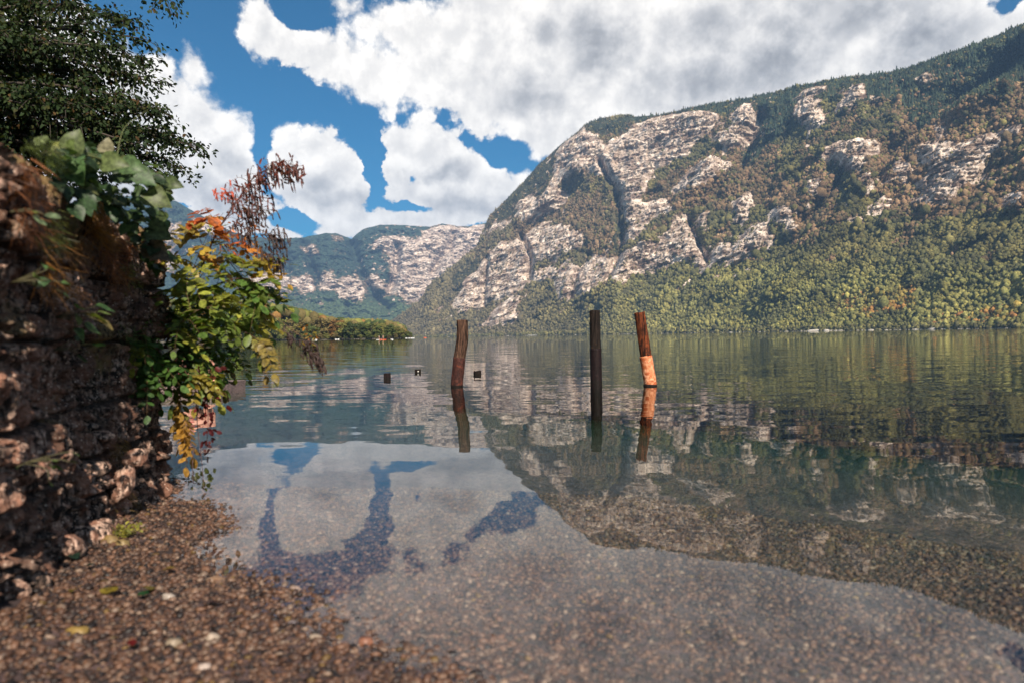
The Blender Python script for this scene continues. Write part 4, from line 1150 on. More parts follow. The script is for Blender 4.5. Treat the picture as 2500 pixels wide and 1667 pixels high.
def pebbles(name, n, region, smin, smax, label, power=2.0, lift=0.3):
    v, f = ico(1)
    T = []
    for i in range(12):
        w = v * (1 + 0.5 * fbm(v * 1.1 + i * 7.7, 3))[:, None]; T.append(w)
    T = np.array(T)
    x, y = region(n)
    s = smin + (smax - smin) * RNG.random(len(x)) ** power
    s = s * 0.5
    z = bed_z(x, y) + s * lift
    sc = np.stack([s * RNG.uniform(0.9, 1.7, len(x)), s * RNG.uniform(0.8, 1.2, len(x)), s * RNG.uniform(0.35, 0.8, len(x))], 1)
    M = rotz(RNG.random(len(x)) * 6.28, sc)
    # tilt
    tl = RNG.normal(size=(len(x), 2)) * 0.35
    Rx = np.zeros((len(x), 3, 3)); Rx[:, 0, 0] = 1; Rx[:, 1, 1] = np.cos(tl[:, 0]); Rx[:, 1, 2] = -np.sin(tl[:, 0]); Rx[:, 2, 1] = np.sin(tl[:, 0]); Rx[:, 2, 2] = np.cos(tl[:, 0])
    M = Rx @ M
    cols = PEB_PAL[RNG.choice(len(PEB_PAL), len(x), p=PEB_P / PEB_P.sum())] * RNG.uniform(0.7, 1.25, (len(x), 1))
    V, Fc, C = batch(T, f, RNG.integers(0, 12, len(x)), np.stack([x, y, z], 1), M, cols)
    o = mesh_np(name, V, Fc, m_peb, smooth_shade=True, attrs={'Col': C})
    return tag(o, label, 'pebbles', kind='stuff')
def reg(smin, smax, d0, d1):
    def f(n):
        # uniform over the visible ground wedge
        y = np.sqrt(RNG.uniform(d0 ** 2, d1 ** 2, n * 2)); x = RNG.uniform(-0.80, 0.80, n * 2) * y
        s = shore_sd(x, y); k = (s > smin) & (s < smax)
        wx = np.interp(y, [1.2, 1.62, 2.14, 2.64, 3.15, 3.65, 4.02, 4.24, 5], [-1.9, -1.66, -1.60, -1.79, -1.97, -2.06, -2.10, -2.22, -3])
        k &= x > wx + 0.03
        return x[k][:n], y[k][:n]
    return f
pebbles('beach_pebbles', 46000, reg(-3, 0.35, 1.55, 5.0), 0.008, 0.030, 'brown and grey beach gravel at the foot of the wall', 2.2, 0.35)
pebbles('sunken_pebbles', 34000, reg(0.25, 2.6, 1.55, 4.4), 0.008, 0.026, 'brown gravel lying under the clear shallow water', 2.2, 0.2)
def single_stone(px, py, dims, colr, label, name='stone', rot=0.0, box=False, seed=0):
    colr = tuple(c * 0.42 for c in colr)
    P = ground_at(px, py); P[2] = float(bed_z(np.array([P[0]]), np.array([P[1]]))[0]) + dims[2] * 0.3
    if box:
        bm = bmesh.new(); bmesh.ops.create_cube(bm, size=2); bmesh.ops.bevel(bm, geom=bm.edges[:], offset=0.25, segments=3, affect='EDGES')
        bmesh.ops.triangulate(bm, faces=bm.faces[:]); v = np.array([q.co[:] for q in bm.verts]); f = np.array([[q.index for q in p.verts] for p in bm.faces]); bm.free()
        v = v * (1 + 0.12 * fbm(v * 1.5 + seed, 3))[:, None]
    else:
        v, f = ico(3); v = v * (1 + 0.5 * fbm(v * 1.2 + seed, 4))[:, None]
    o = mesh_np(name, v * np.array(dims), f, m_peb, smooth_shade=True, attrs={'Col': np.tile([colr], (len(v), 1))})
    o.location = P; o.rotation_euler = (0.1, 0.15, rot)
    return tag(o, label, 'stone', 'larger stones on the beach')
single_stone(893, 1565, (0.020, 0.015, 0.014), (0.40, 0.17, 0.10), 'small reddish brick fragment at the water edge near the bottom of the beach', 'brick_fragment', 0.2, True)
single_stone(192, 1595, (0.032, 0.022, 0.018), (0.42, 0.27, 0.07), 'yellowish stone on dark gravel near the bottom left corner', seed=4)
single_stone(425, 1602, (0.020, 0.014, 0.016), (0.42, 0.32, 0.22), 'square pale stone on the gravel near the bottom edge', rot=0.4, box=True, seed=5)
single_stone(520, 1573, (0.020, 0.016, 0.014), (0.60, 0.47, 0.36), 'pale rounded stone in the middle of the lower gravel', seed=6)
single_stone(412, 1478, (0.022, 0.014, 0.013), (0.60, 0.50, 0.42), 'pale oval stone above the yellow leaf on the gravel', seed=7)
single_stone(500, 1655, (0.018, 0.014, 0.014), (0.66, 0.52, 0.44), 'pinkish white stone touching the bottom edge of the beach', seed=8)
single_stone(530, 1422, (0.035, 0.020, 0.014), (0.42, 0.25, 0.15), 'long tan stone at the waterline', seed=9, rot=-0.3)
single_stone(722, 1438, (0.020, 0.014, 0.014), (0.46, 0.33, 0.27), 'pinkish stone under shallow water beside the dark reeds of shadow', seed=10)
single_stone(772, 1556, (0.022, 0.013, 0.010), (0.52, 0.40, 0.30), 'flat pale stone at the water edge left of the brick fragment', seed=11)
single_stone(270, 1340, (0.035, 0.03, 0.025), (0.34, 0.22, 0.08), 'ochre stone at the foot of the wall beside the yellow tuft', seed=12)
single_stone(300, 1347, (0.03, 0.025, 0.022), (0.38, 0.26, 0.10), 'second ochre stone at the foot of the wall, nearer the water', seed=13)
# ------------------------------------------------------------------ leaf shapes
def leaf_template(outline, fold=0.12, droop=0.12):
    """outline: list of (t, halfwidth); leaf runs along local y from 0 to 1"""
    V = []; n = len(outline)
    for t, w in outline:
        z = -droop * t * t
        V += [(-w, t, z + fold * w), (0, t, z), (w, t, z + fold * w)]
    Fc = []
    for i in range(n - 1):
        a = i * 3
        for k in (0, 1):
            Fc += [(a + k, a + k + 1, a + k + 4), (a + k, a + k + 4, a + k + 3)]
    return np.array(V), np.array(Fc)
OVAL = [(0, .01), (.12, .17), (.35, .30), (.62, .30), (.85, .19), (1, .01)]
NARROW = [(0, .01), (.2, .12), (.5, .17), (.8, .11), (1, .005)]
HEART = [(0, .02), (-.08, .28), (.08, .46), (.32, .50), (.6, .36), (.84, .15), (1, .01)]
SMALL = [(0, .02), (.35, .33), (.7, .26), (1, .02)]
LV_OVAL, LF_OVAL = leaf_template(OVAL); LV_NAR, LF_NAR = leaf_template(NARROW, 0.2, 0.25)
LV_HEART, LF_HEART = leaf_template(HEART, 0.25, 0.22); LV_SM, LF_SM = leaf_template(SMALL, 0.3, 0.2)
def variants(V, n, amp=0.10):
    out = []
    for i in range(n):
        w = V.copy(); w[:, 2] += amp * np.sin(V[:, 1] * 5 + i) * (0.4 + np.abs(V[:, 0])) + amp * .6 * np.sin(V[:, 0] * 6 + i * 2)
        w[:, 0] += 0.06 * np.sin(V[:, 1] * 4 + i * 1.3); out.append(w)
    return np.array(out)
m_leaf = mat_foliage('thin_leaf', trans=0.45, rough=0.45, nscale=60, spec=0.3)
m_leaf_dark = mat_foliage('tree_leaf', trans=0.20, rough=0.65, spec=0.12)
m_twig, nt, out = new_mat('twig')
a = nt.node('ShaderNodeAttribute', attribute_name='Col').outputs['Color']
p = nt.node('ShaderNodeBsdfPrincipled', {'Base Color': a, 'Roughness': 0.7}); nt.l.new(p.outputs[0], out.inputs[0])

# ------------------------------------------------------------------ overhanging tree at the upper left
def build_tree():
    rg = np.random.default_rng(21)
    base = np.array([-12.6, 11.5, 1.9])
    root = empty('broadleaf_tree', base); tag(root, 'big dark green tree at the upper left reaching its drooping boughs over the wall', 'tree')
    parts = []
    trunk = curve([(0, 0, -0.3), (0.2, 0.1, 2.2), (0.0, 0.3, 4.6), (0.5, 0.2, 7.2), (0.7, 0.4, 10.5)], 20)
    parts.append(tube(trunk, np.linspace(0.34, 0.09, 20), 12))
    v, f = join(parts); mesh_np('trunk', v, f, m_bark, root, True)
    # boughs: from the trunk to outline targets (photo px, distance)
    targets = [(485, 360, 10.6), (455, 415, 11.6), (395, 425, 10.2), (405, 210, 11.0), (370, 150, 12.0), (350, 95, 10.8), (415, 290, 12.4), (330, 60, 11.6), (275, 45, 12.6), (300, 235, 9.8),
               (250, 130, 10.4), (210, 60, 11.2), (340, 340, 11.4), (260, 300, 10.2), (180, 220, 11.6), (160, 330, 10.6), (120, 110, 10.2), (60, 40, 11.0), (90, 260, 10.0), (40, 170, 11.4), (30, 330, 10.6),
               (200, 380, 11.0), (330, 400, 12.0), (130, 390, 11.4), (60, 390, 12), (230, 190, 12.2), (340, 280, 10.2), (100, 20, 12), (190, 10, 10.6), (-60, 120, 11), (-80, 300, 11), (380, 370, 9.8), (425, 330, 11.2), (300, 160, 11.2), (20, 90, 9.8), (300, 120, 9.9), (270, 215, 11.8), (350, 190, 11.3), (395, 265, 10.2), (440, 350, 12.2),
               (30, 420, 12), (90, 440, 12.2), (150, 425, 11.0), (210, 430, 11.6), (260, 450, 12), (20, 380, 10), (0, 440, 11.5), (310, 340, 11.9), (360, 320, 11.0), (-40, 40, 10.5), (70, 210, 12), (150, 150, 11.8), (200, 270, 9.9), (240, 355, 12.2), (110, 320, 12.1), (10, 260, 12.4), (290, 380, 10.4), (240, 250, 11.0), (140, 270, 10.7), (0, 20, 12), (80, 150, 10.6)]
    # the sprig at the very top edge
    targets += [(420, 38, 11.0), (385, 18, 11.2)]
    V, Fc, C = [], [], []; tips = []
    for i, (px, py, d) in enumerate(targets):
        T = at(px, py, d) - base
        h0 = np.clip(T[2] * 0.75 + rg.uniform(-0.5, 1.2), 1.2, 9.5)
        S = np.array([np.interp(h0, trunk[:, 2], trunk[:, 0]), np.interp(h0, trunk[:, 2], trunk[:, 1]), h0])
        if i >= len(targets) - 2: S = at(230, -120, 11.2) - base
        mid1 = S * 0.6 + T * 0.4 + np.array([0, 0, 0.55 + 0.3 * rg.random()]); mid2 = S * 0.22 + T * 0.78 + np.array([0, 0, 0.38])
        cpts = curve([S, mid1, mid2, T], 26); L = np.linalg.norm(T - S)
        parts_b = [tube(cpts, np.linspace(0.055 if i < len(targets) - 2 else .012, 0.006, 26), 6)]
        # side twigs
        nt_ = 25 if i < len(targets) - 2 else 7
        for k in range(nt_):
            t = rg.uniform(0.25, 1.0) ** 0.8; P = cpts[int(t * 25)]
            tang = cpts[min(int(t * 25) + 1, 25)] - cpts[max(int(t * 25) - 1, 0)]; tang /= np.linalg.norm(tang)
            side = unit(1)[0] * [1, 1, 0.45]; dirv_ = tang * 0.8 + side; dirv_ /= np.linalg.norm(dirv_)
            ln = rg.uniform(0.30, 0.78) * (1.05 - 0.4 * t)
            E = P + dirv_ * ln + np.array([0, 0, -0.22 * ln]); M = (P + E) / 2 + np.array([0, 0, 0.06])
            tw = curve([P, M, E], 9); parts_b.append(tube(tw, np.linspace(0.008, 0.0025, 9), 4, cap=False))
            tips.append(tw)
        tips.append(cpts[-9:])
        v, f = join(parts_b); V.append((v, f))
    v, f = join(V); mesh_np('boughs', v, f, m_bark, root, True)
    # leaves in sprays along the twigs
    pos, dirs, ups = [], [], []
    for tw in tips:
        n = rg.integers(20, 34)
        t = rg.random(n) ** 0.8 * (len(tw) - 1.01); i0 = t.astype(int); fr = (t - i0)[:, None]
        P = tw[i0] * (1 - fr) + tw[i0 + 1] * fr
        tang = (tw[-1] - tw[0]) / np.linalg.norm(tw[-1] - tw[0])
        off = rg.normal(size=(n, 3)) * [0.075, 0.075, 0.045]
        P = P + off; pos.append(P)
        dirs.append(tang * 0.6 + off * 7 + rg.normal(size=(n, 3)) * 0.5 + [0, 0, -0.45]); ups.append(rg.normal(size=(n, 3)) * 0.7 + [0, 0, 1.0])
    pos = np.concatenate(pos); dirs = np.concatenate(dirs); ups = np.concatenate(ups); n = len(pos)
    s = rg.uniform(0.050, 0.088, n)
    M = frames(dirs, ups, np.stack([s, s, s], 1))
    pal = np.array([(0.018, 0.032, 0.011), (0.028, 0.042, 0.013), (0.013, 0.024, 0.009), (0.042, 0.044, 0.014), (0.060, 0.034, 0.013)])
    c = pal[rg.choice(5, n, p=[.34, .28, .26, .09, .03])] * rg.uniform(0.75, 1.3, (n, 1))
    TT = variants(LV_SM, 6)
    V_, F_, C_ = batch(TT, LF_SM, rg.integers(0, 6, n), pos, M, c)
    mesh_np('leaves', V_, F_, m_leaf_dark, root, True, attrs={'Col': C_})
    print('tree leaves', n)
build_tree()

# ------------------------------------------------------------------ plants on and by the wall
def tubes_obj(name, curves, parent, col=(0.06, 0.035, 0.02), sides=6):
    v, f = join([tube(c, r, sides) for c, r in curves])
    return mesh_np(name, v, f, m_twig, parent, True, attrs={'Col': np.tile([col], (len(v), 1))})
def px_curve(pts, n=24):
    P = np.array([at(a, b, d) for a, b, d in pts]); return curve(P, n)

def build_heart_plant():
    rg = np.random.default_rng(5)
    o = at(250, 560, 3.1); root = empty('climbing_plant', o); tag(root, 'broad heart-leaved green plant spilling over the top corner of the wall', 'plant')
    stems = [[(150, 410, 2.7), (200, 380, 2.75), (270, 400, 2.9), (350, 450, 3.2), (400, 520, 3.4)], [(200, 470, 2.9), (280, 480, 3.1), (360, 520, 3.4), (390, 590, 3.6)], [(240, 400, 2.9), (300, 430, 3.2), (380, 430, 3.5), (430, 455, 3.6)],
             [(300, 520, 3.3), (350, 560, 3.5), (385, 620, 3.7)], [(120, 380, 2.6), (180, 370, 2.7), (240, 380, 2.8)], [(285, 385, 2.9), (300, 320, 2.95), (330, 290, 3.0), (362, 268, 3.05)]]
    cs = [px_curve(s) - o for s in stems]
    tubes_obj('vine', [(c, np.linspace(0.005, 0.002, len(c))) for c in cs[:-1]] + [(cs[-1], np.linspace(0.002, 0.0008, 24))], root, (0.09, 0.10, 0.03))
    # outline of the mass in photo px
    poly = [(95, 400), (110, 360), (150, 365), (190, 350), (260, 375), (300, 385), (360, 400), (410, 440), (425, 460), (405, 500), (410, 540), (385, 580), (410, 630), (400, 650), (355, 660), (340, 610), (300, 560), (270, 510), (230, 470), (190, 520), (130, 470)]
    pts = []
    while len(pts) < 300:
        x, y = rg.uniform(140, 440), rg.uniform(340, 670)
        if inpoly(np.array([x]), np.array([y]), poly)[0]: pts.append((x, y))
    pts = np.array(pts); d = np.interp(pts[:, 0], [140, 270, 360, 440], [2.65, 3.0, 3.4, 3.65]) + rg.uniform(-0.12, 0.25, len(pts))
    pos = np.array([at(x, y, dd) for (x, y), dd in zip(pts, d)]) - o
    n = len(pos)
    dirs = rg.normal(size=(n, 3)) * 0.55 + [0.55, -0.25, -0.45]; ups = rg.normal(size=(n, 3)) * 0.45 + [0.25, -0.45, 0.75]
    s = rg.uniform(0.034, 0.070, n)
    pal = np.array([(0.030, 0.060, 0.022), (0.045, 0.080, 0.028), (0.024, 0.044, 0.020), (0.07, 0.10, 0.035), (0.12, 0.13, 0.05)])
    c = pal[rg.choice(5, n, p=[.32, .27, .25, .11, .05])] * rg.uniform(0.8, 1.2, (n, 1))
    # the large ones that stand out
    big = [(172, 372, 2.70, 0.100, (0.32, 0, 1.0), (0.10, 0.125, 0.05)), (150, 372, 2.72, 0.06, (-0.5, 0, 0.6), (0.18, 0.19, 0.05)), (258, 372, 2.85, 0.065, (0.1, 0, 1), (0.20, 0.18, 0.11)), (110, 350, 2.6, 0.055, (-0.9, 0, 0.5), (0.14, 0.17, 0.07)),
           (360, 470, 3.15, 0.12, (0.8, 0, -0.5), (0.09, 0.115, 0.04)), (405, 445, 3.4, 0.085, (1, 0, -0.25), (0.06, 0.085, 0.03)), (175, 395, 2.68, 0.10, (0.3, 0, -0.9), (0.07, 0.13, 0.045)), (300, 400, 2.95, 0.10, (0.9, 0, -0.25), (0.07, 0.12, 0.045)), (250, 395, 2.8, 0.10, (1, 0, -0.1), (0.10, 0.13, 0.045)), (365, 560, 3.3, 0.11, (0.9, 0, -0.35), (0.05, 0.08, 0.035)), (362, 598, 3.4, 0.12, (0.8, 0, -0.6), (0.07, 0.055, 0.035)), (330, 425, 3.1, 0.10, (.9, 0, -.4), (0.055, 0.10, 0.04))]
    bp = np.array([at(a, b, d_) for a, b, d_, *_ in big]) - o; bs = np.array([b[3] for b in big]); bd = np.array([b[4] for b in big], float); bc = np.array([b[5] for b in big])
    bu = np.tile([[0.2, -1.0, 0.35]], (len(big), 1))
    pos = np.concatenate([pos, bp]); dirs = np.concatenate([dirs, bd]); ups = np.concatenate([ups, bu]); s = np.concatenate([s, bs]); c = np.concatenate([c, bc]); n = len(pos)
    V, F_, C = batch(variants(LV_HEART, 6, 0.07), LF_HEART, rg.integers(0, 6, n), pos, frames(dirs, ups, np.stack([s, s, s], 1)), c)
    mesh_np('leaves', V, F_, m_leaf, root, True, attrs={'Col': C})
build_heart_plant()

def compound(rg, P, dirn, length, npair, lsize, col, colvar, up=None, nar=False):
    """one pinnate leaf: returns rachis curve and leaflet placements"""
    dirn = dirn / np.linalg.norm(dirn); up = np.array([0, 0, 1.0]) if up is None else up
    side = np.cross(dirn, up); side /= np.linalg.norm(side)
    E = P + dirn * length + np.array([0, 0, -0.30 * length]); M = P + dirn * length * 0.5 + np.array([0, 0, 0.02])
    cv = curve([P, M, E], 8); pos, ds, us, ss, cs = [], [], [], [], []
    for k in range(npair):
        t = 0.18 + 0.78 * k / npair; q = cv[int(t * 7)] * 1.0; a = int(t * 7); fr = t * 7 - a
        q = cv[a] * (1 - fr) + cv[min(a + 1, 7)] * fr
        for sg in (-1, 1):
            pos.append(q); ds.append(side * sg * 0.9 + dirn * 0.55 + rg.normal(size=3) * 0.18 + [0, 0, -0.15]); us.append(up + rg.normal(size=3) * 0.25)
            ss.append(lsize * rg.uniform(0.8, 1.15)); cs.append(np.array(col) * (1 + colvar * rg.normal()))
    pos.append(cv[-1]); ds.append(dirn + [0, 0, -0.4]); us.append(up); ss.append(lsize * 1.1); cs.append(np.array(col))
    return cv, pos, ds, us, ss, cs

def build_shrub():
    rg = np.random.default_rng(9)
    o = at(395, 830, 4.25); root = empty('autumn_shrub', o)
    tag(root, 'leafy shrub turning yellow, orange and red, leaning out over the water from the wall corner', 'shrub')
    G1, G2, G3 = (0.042, 0.092, 0.024), (0.065, 0.125, 0.026), (0.120, 0.165, 0.032)
    Y1, Y2, O1, O2, RD, BR = (0.24, 0.25, 0.04), (0.30, 0.22, 0.035), (0.36, 0.15, 0.03), (0.32, 0.075, 0.02), (0.15, 0.028, 0.015), (0.075, 0.030, 0.016)
    # branches: control px points with distance, colours from base to tip, number of compound leaves
    B = [
        ([(400, 850, 4.3), (440, 765, 4.3), (478, 690, 4.25), (510, 610, 4.2), (540, 550, 4.15), (580, 490, 4.1), (618, 436, 4.1), (660, 412, 4.05), (706, 408, 4.0), (730, 436, 4.0)], 0.0070, None, 0),
        ([(420, 800, 4.4), (446, 720, 4.4), (470, 660, 4.4), (495, 600, 4.35), (512, 560, 4.3)], 0.0035, [G3, Y1, Y1, O1], 11),
        ([(390, 820, 4.3), (360, 740, 4.2), (372, 680, 4.15), (410, 640, 4.1), (460, 622, 4.1), (486, 616, 4.1)], 0.004, [G1, G2, Y1, Y2, O1], 15),
        ([(400, 830, 4.3), (450, 760, 4.2), (520, 700, 4.1), (590, 680, 4.05), (650, 705, 4.0)], 0.005, [G1, G2, G3, G2, G3], 24),
        ([(400, 850, 4.4), (470, 790, 4.3), (540, 745, 4.25), (600, 740, 4.2), (645, 763, 4.15)], 0.005, [G1, G2, G3, Y1, Y2], 22),
        ([(410, 860, 4.2), (470, 820, 4.1), (540, 800, 4.0), (600, 812, 4.0), (640, 838, 3.95)], 0.005, [G1, G2, G3, G3, (0.20, 0.12, 0.03)], 22),
        ([(400, 850, 4.1), (430, 800, 3.95), (480, 760, 3.9), (540, 742, 3.85)], 0.004, [G1, G2, G3, Y1], 18),
        ([(400, 850, 4.5), (500, 820, 4.6), (560, 850, 4.6), (590, 895, 4.6)], 0.004, [G1, G2, G3, BR], 12),
        ([(385, 840, 4.2), (400, 880, 4.0), (440, 900, 3.95), (480, 930, 3.95)], 0.004, [G1, G2, G1, Y2], 18),
        ([(380, 820, 4.2), (350, 850, 3.9), (352, 890, 3.85), (365, 925, 3.8)], 0.004, [G1, G1, G2, G1], 18),
        ([(390, 850, 4.3), (430, 900, 4.1), (440, 970, 4.05), (448, 1040, 4.0)], 0.003, [G1, G2, (0.22, 0.14, 0.03), (0.30, 0.16, 0.03)], 12),
        ([(400, 850, 4.3), (460, 850, 4.2), (500, 880, 4.1), (520, 930, 4.1)], 0.004, [G1, G2, G3, Y1], 14),
        ([(370, 800, 4.3), (345, 760, 4.0), (340, 800, 3.9), (350, 850, 3.85)], 0.004, [G1, G2, G1], 16),
        ([(390, 800, 4.2), (400, 730, 4.1), (440, 690, 4.05), (500, 680, 4.0)], 0.004, [G1, G2, Y1, G3], 16),
        ([(380, 840, 4.4), (420, 800, 4.4), (500, 850, 4.4), (540, 830, 4.35)], 0.004, [G1, G1, G2, G2], 16),
        ([(520, 600, 4.2), (560, 590, 4.1), (600, 610, 4.1), (650, 640, 4.1)], 0.003, [O1, O2, O1, Y2], 9),
        ([(520, 640, 4.2), (560, 640, 4.15), (600, 665, 4.1), (640, 650, 4.1)], 0.003, [Y1, G3, Y2, G2], 10),
        ([(500, 620, 4.15), (485, 575, 4.1), (475, 545, 4.1)], 0.002, [Y2, (0.15, 0.12, 0.03)], 4),
        ([(540, 555, 4.15), (520, 535, 4.1), (490, 530, 4.05)], 0.002, [O2, O2], 3),
        ([(560, 640, 4.2), (610, 700, 4.2), (640, 700, 4.2), (662, 725, 4.2)], 0.003, [G3, G2, G1], 9),
        ([(380, 830, 4.3), (400, 900, 4.2), (430, 920, 4.2), (450, 890, 4.2)], 0.003, [G1, G1, G2], 14),
        ([(450, 780, 4.5), (520, 760, 4.5), (580, 770, 4.5), (620, 800, 4.5)], 0.004, [G1, G2, G3], 16),
        ([(400, 740, 4.5), (450, 720, 4.5), (520, 730, 4.5), (560, 700, 4.5)], 0.004, [G2, Y1, G3], 14),
    ]
    stems = []; pos, ds, us, ss, cs = [], [], [], [], []; rach = []
    for pts, rad, cols, nl in B:
        nl = int(nl * 0.74 + 0.5)
        c = px_curve(pts, 40) - o; stems.append((c, np.linspace(rad, rad * 0.3, 40)))
        for k in range(nl):
            t = 0.12 + 0.88 * (k + rg.random()) / nl; t = min(t, 0.999); i = int(t * 39); P = c[i]
            tang = c[min(i + 1, 39)] - c[max(i - 1, 0)]; tang /= np.linalg.norm(tang)
            dn = tang * 0.7 + rg.normal(size=3) * 0.6 + [0.1, -0.15, -0.25]
            ct = t * (len(cols) - 1); ci = int(ct); col = np.array(cols[ci]) * (1 - ct + ci) + np.array(cols[min(ci + 1, len(cols) - 1)]) * (ct - ci)
            if rg.random() < 0.08: col = np.array(Y1)
            cv, a, b, u_, s_, c_ = compound(rg, P, dn, rg.uniform(0.13, 0.24), rg.integers(4, 8), rg.uniform(0.044, 0.070), col, 0.16, up=np.array([0.1, -0.25, 1.0]) + rg.normal(size=3) * 0.3)
            rach.append((cv, np.linspace(0.0016, 0.0007, 8))); pos += a; ds += b; us += u_; ss += s_; cs += c_
    tubes_obj('branches', stems, root, (0.07, 0.03, 0.022))
    tubes_obj('leaf_stalks', rach, root, (0.12, 0.07, 0.03), 4)
    n = len(pos); s = np.array(ss)
    V, F_, C = batch(variants(LV_OVAL, 6, 0.06), LF_OVAL, rg.integers(0, 6, n), np.array(pos), frames(np.array(ds), np.array(us), np.stack([s, s, s], 1)), np.clip(np.array(cs), 0.005, 0.8))
    mesh_np('leaves', V, F_, m_leaf, root, True, attrs={'Col': C})
    # dry seed spikes drooping from the branch ends
    def tassels(spots, name='seed_spikes'):
        for (px, py, d, n_, ln, spread, col) in spots:
            crv = []; cc = []
            A = at(px, py, d) - o
            for k in range(int(n_ * 0.95)):
                st = A + rg.normal(size=3) * spread
                dn = np.array([0.35 + rg.normal() * 0.3, rg.normal() * 0.3, -0.9 + rg.normal() * 0.3]); dn /= np.linalg.norm(dn)
                L = ln * rg.uniform(0.3, 0.72); E = st + dn * L * 0.75 + np.array([0.0, 0, -0.3 * L]); M = st + np.array([dn[0], dn[1], dn[2] * 0.3]) * L * 0.45
                cv = curve([A, st, M, E], 12); r = 0.0042 * (1 + 0.45 * np.sin(np.arange(12) * 2.6 + k)); r[:4] = 0.0012; r[-1] = 0.0008
                crv.append((cv, r)); cc.append(np.array(col) * rg.uniform(0.6, 1.4))
            parts = [tube(c, r, 5) for c, r in crv]; v, f = join(parts)
            C = np.concatenate([np.tile([c], (len(p[0]), 1)) for c, p in zip(cc, parts)])
            mesh_np(name, v, f, m_twig, root, True, attrs={'Col': C})
    RB, DB = (0.070, 0.018, 0.012), (0.030, 0.014, 0.011)
    tassels([(726, 420, 4.0, 12, 0.11, 0.022, RB), (705, 410, 4.02, 16, 0.13, 0.03, RB), (680, 415, 4.05, 16, 0.14, 0.03, RB), (655, 425, 4.05, 16, 0.14, 0.03, RB)])
    tassels([(630, 440, 4.1, 16, 0.12, 0.03, RB), (605, 460, 4.1, 16, 0.11, 0.04, RB),
             (620, 480, 4.12, 20, 0.13, 0.045, RB), (600, 520, 4.12, 22, 0.13, 0.05, RB), (635, 510, 4.1, 14, 0.12, 0.04, DB), (570, 500, 4.12, 12, 0.09, 0.035, RB), (575, 550, 4.12, 18, 0.12, 0.045, RB), (610, 560, 4.1, 16, 0.13, 0.04, DB),
             (560, 470, 4.1, 10, 0.07, 0.03, (0.36, 0.06, 0.03)), (530, 474, 4.1, 8, 0.06, 0.02, (0.36, 0.06, 0.03))])
    tassels([(660, 570, 4.1, 16, 0.12, 0.035, DB), (680, 590, 4.1, 14, 0.12, 0.03, DB), (650, 620, 4.1, 16, 0.14, 0.035, DB), (672, 640, 4.08, 14, 0.14, 0.025, DB)])
    # red and orange narrow leaves on the flowering shoot
    pos, ds, us, ss, cs = [], [], [], [], []
    for (px, py, d, n_, sp, col) in [(690, 415, 4.02, 26, 0.04, RD), (660, 420, 4.04, 26, 0.04, BR), (625, 470, 4.1, 26, 0.05, BR), (600, 460, 4.1, 30, 0.05, RD), (640, 430, 4.08, 22, 0.045, RD), (560, 475, 4.1, 20, 0.04, (0.40, 0.07, 0.03)), (610, 520, 4.1, 26, 0.06, BR), (585, 555, 4.1, 22, 0.05, (0.42, 0.13, 0.03)), (560, 590, 4.1, 26, 0.05, O1), (580, 600, 4.1, 22, 0.04, O2),
                                 (640, 560, 4.1, 14, 0.04, BR), (665, 590, 4.1, 14, 0.04, BR), (655, 625, 4.1, 18, 0.04, BR), (630, 600, 4.1, 14, 0.04, O1), (690, 412, 4.03, 12, 0.03, BR), (545, 610, 4.1, 16, 0.05, Y2)]:
        for k in range(n_):
            pos.append(at(px, py, d) - o + rg.normal(size=3) * sp); ds.append(rg.normal(size=3) * .5 + [0.3, 0, -0.6]); us.append(rg.normal(size=3)); ss.append(rg.uniform(0.025, 0.05)); cs.append(np.array(col) * rg.uniform(0.6, 1.4))
    n = len(pos); s = np.array(ss)
    V, F_, C = batch(variants(LV_NAR, 5, 0.1), LF_NAR, rg.integers(0, 5, n), np.array(pos), frames(np.array(ds), np.array(us), np.stack([s, s, s], 1)), np.array(cs))
    mesh_np('autumn_leaves', V, F_, m_leaf, root, True, attrs={'Col': C})
    # side twigs of the flowering shoot
    tw = []
    main = px_curve(B[0][0], 40)
    for k in range(34):
        i = rg.integers(14, 39); P = main[i] - o
        E = P + np.array([rg.uniform(-0.10, 0.22), rg.normal() * 0.06, rg.uniform(-0.06, 0.10)]); M = (P + E) / 2 + [0, 0, 0.03]
        tw.append((curve([P, M, E], 8), np.linspace(0.002, 0.0008, 8)))
    for pts in ([(590, 560, 4.12), (630, 560, 4.1), (662, 575, 4.1), (690, 590, 4.1)], [(560, 600, 4.15), (610, 600, 4.1), (650, 620, 4.1), (676, 640, 4.08)], [(470, 700, 4.3), (440, 655, 4.2), (400, 610, 4.1)], [(480, 690, 4.3), (510, 640, 4.25), (520, 560, 4.2), (545, 520, 4.2)]):
        tw.append((px_curve(pts, 16) - o, np.linspace(0.003, 0.001, 16)))
    tubes_obj('twigs', tw, root, (0.10, 0.04, 0.03), 5)
    # the two long spikes hanging over the water
    for (stem, sp, lab) in [([(600, 735, 4.1), (650, 760, 4.0), (700, 795, 3.9), (744, 828, 3.85)], [(752, 835), (762, 850), (768, 868), (776, 886), (784, 900)], 1), ([(620, 760, 4.2), (665, 790, 4.2), (700, 815, 4.2)], [(702, 822), (706, 836), (710, 850)], 2)]:
        c = px_curve(stem, 20) - o
        s_ = tubes_obj('hanging_stem', [(c, np.linspace(0.0022, 0.0015, 20))], root, (0.10, 0.05, 0.03), 5)
    tassels([(746, 832, 3.85, 16, 0.07, 0.020, DB), (756, 848, 3.85, 22, 0.09, 0.020, DB), (765, 866, 3.85, 22, 0.10, 0.020, DB), (774, 882, 3.85, 18, 0.09, 0.018, DB), (783, 898, 3.85, 10, 0.07, 0.012, DB)], 'hanging_seed_spikes')
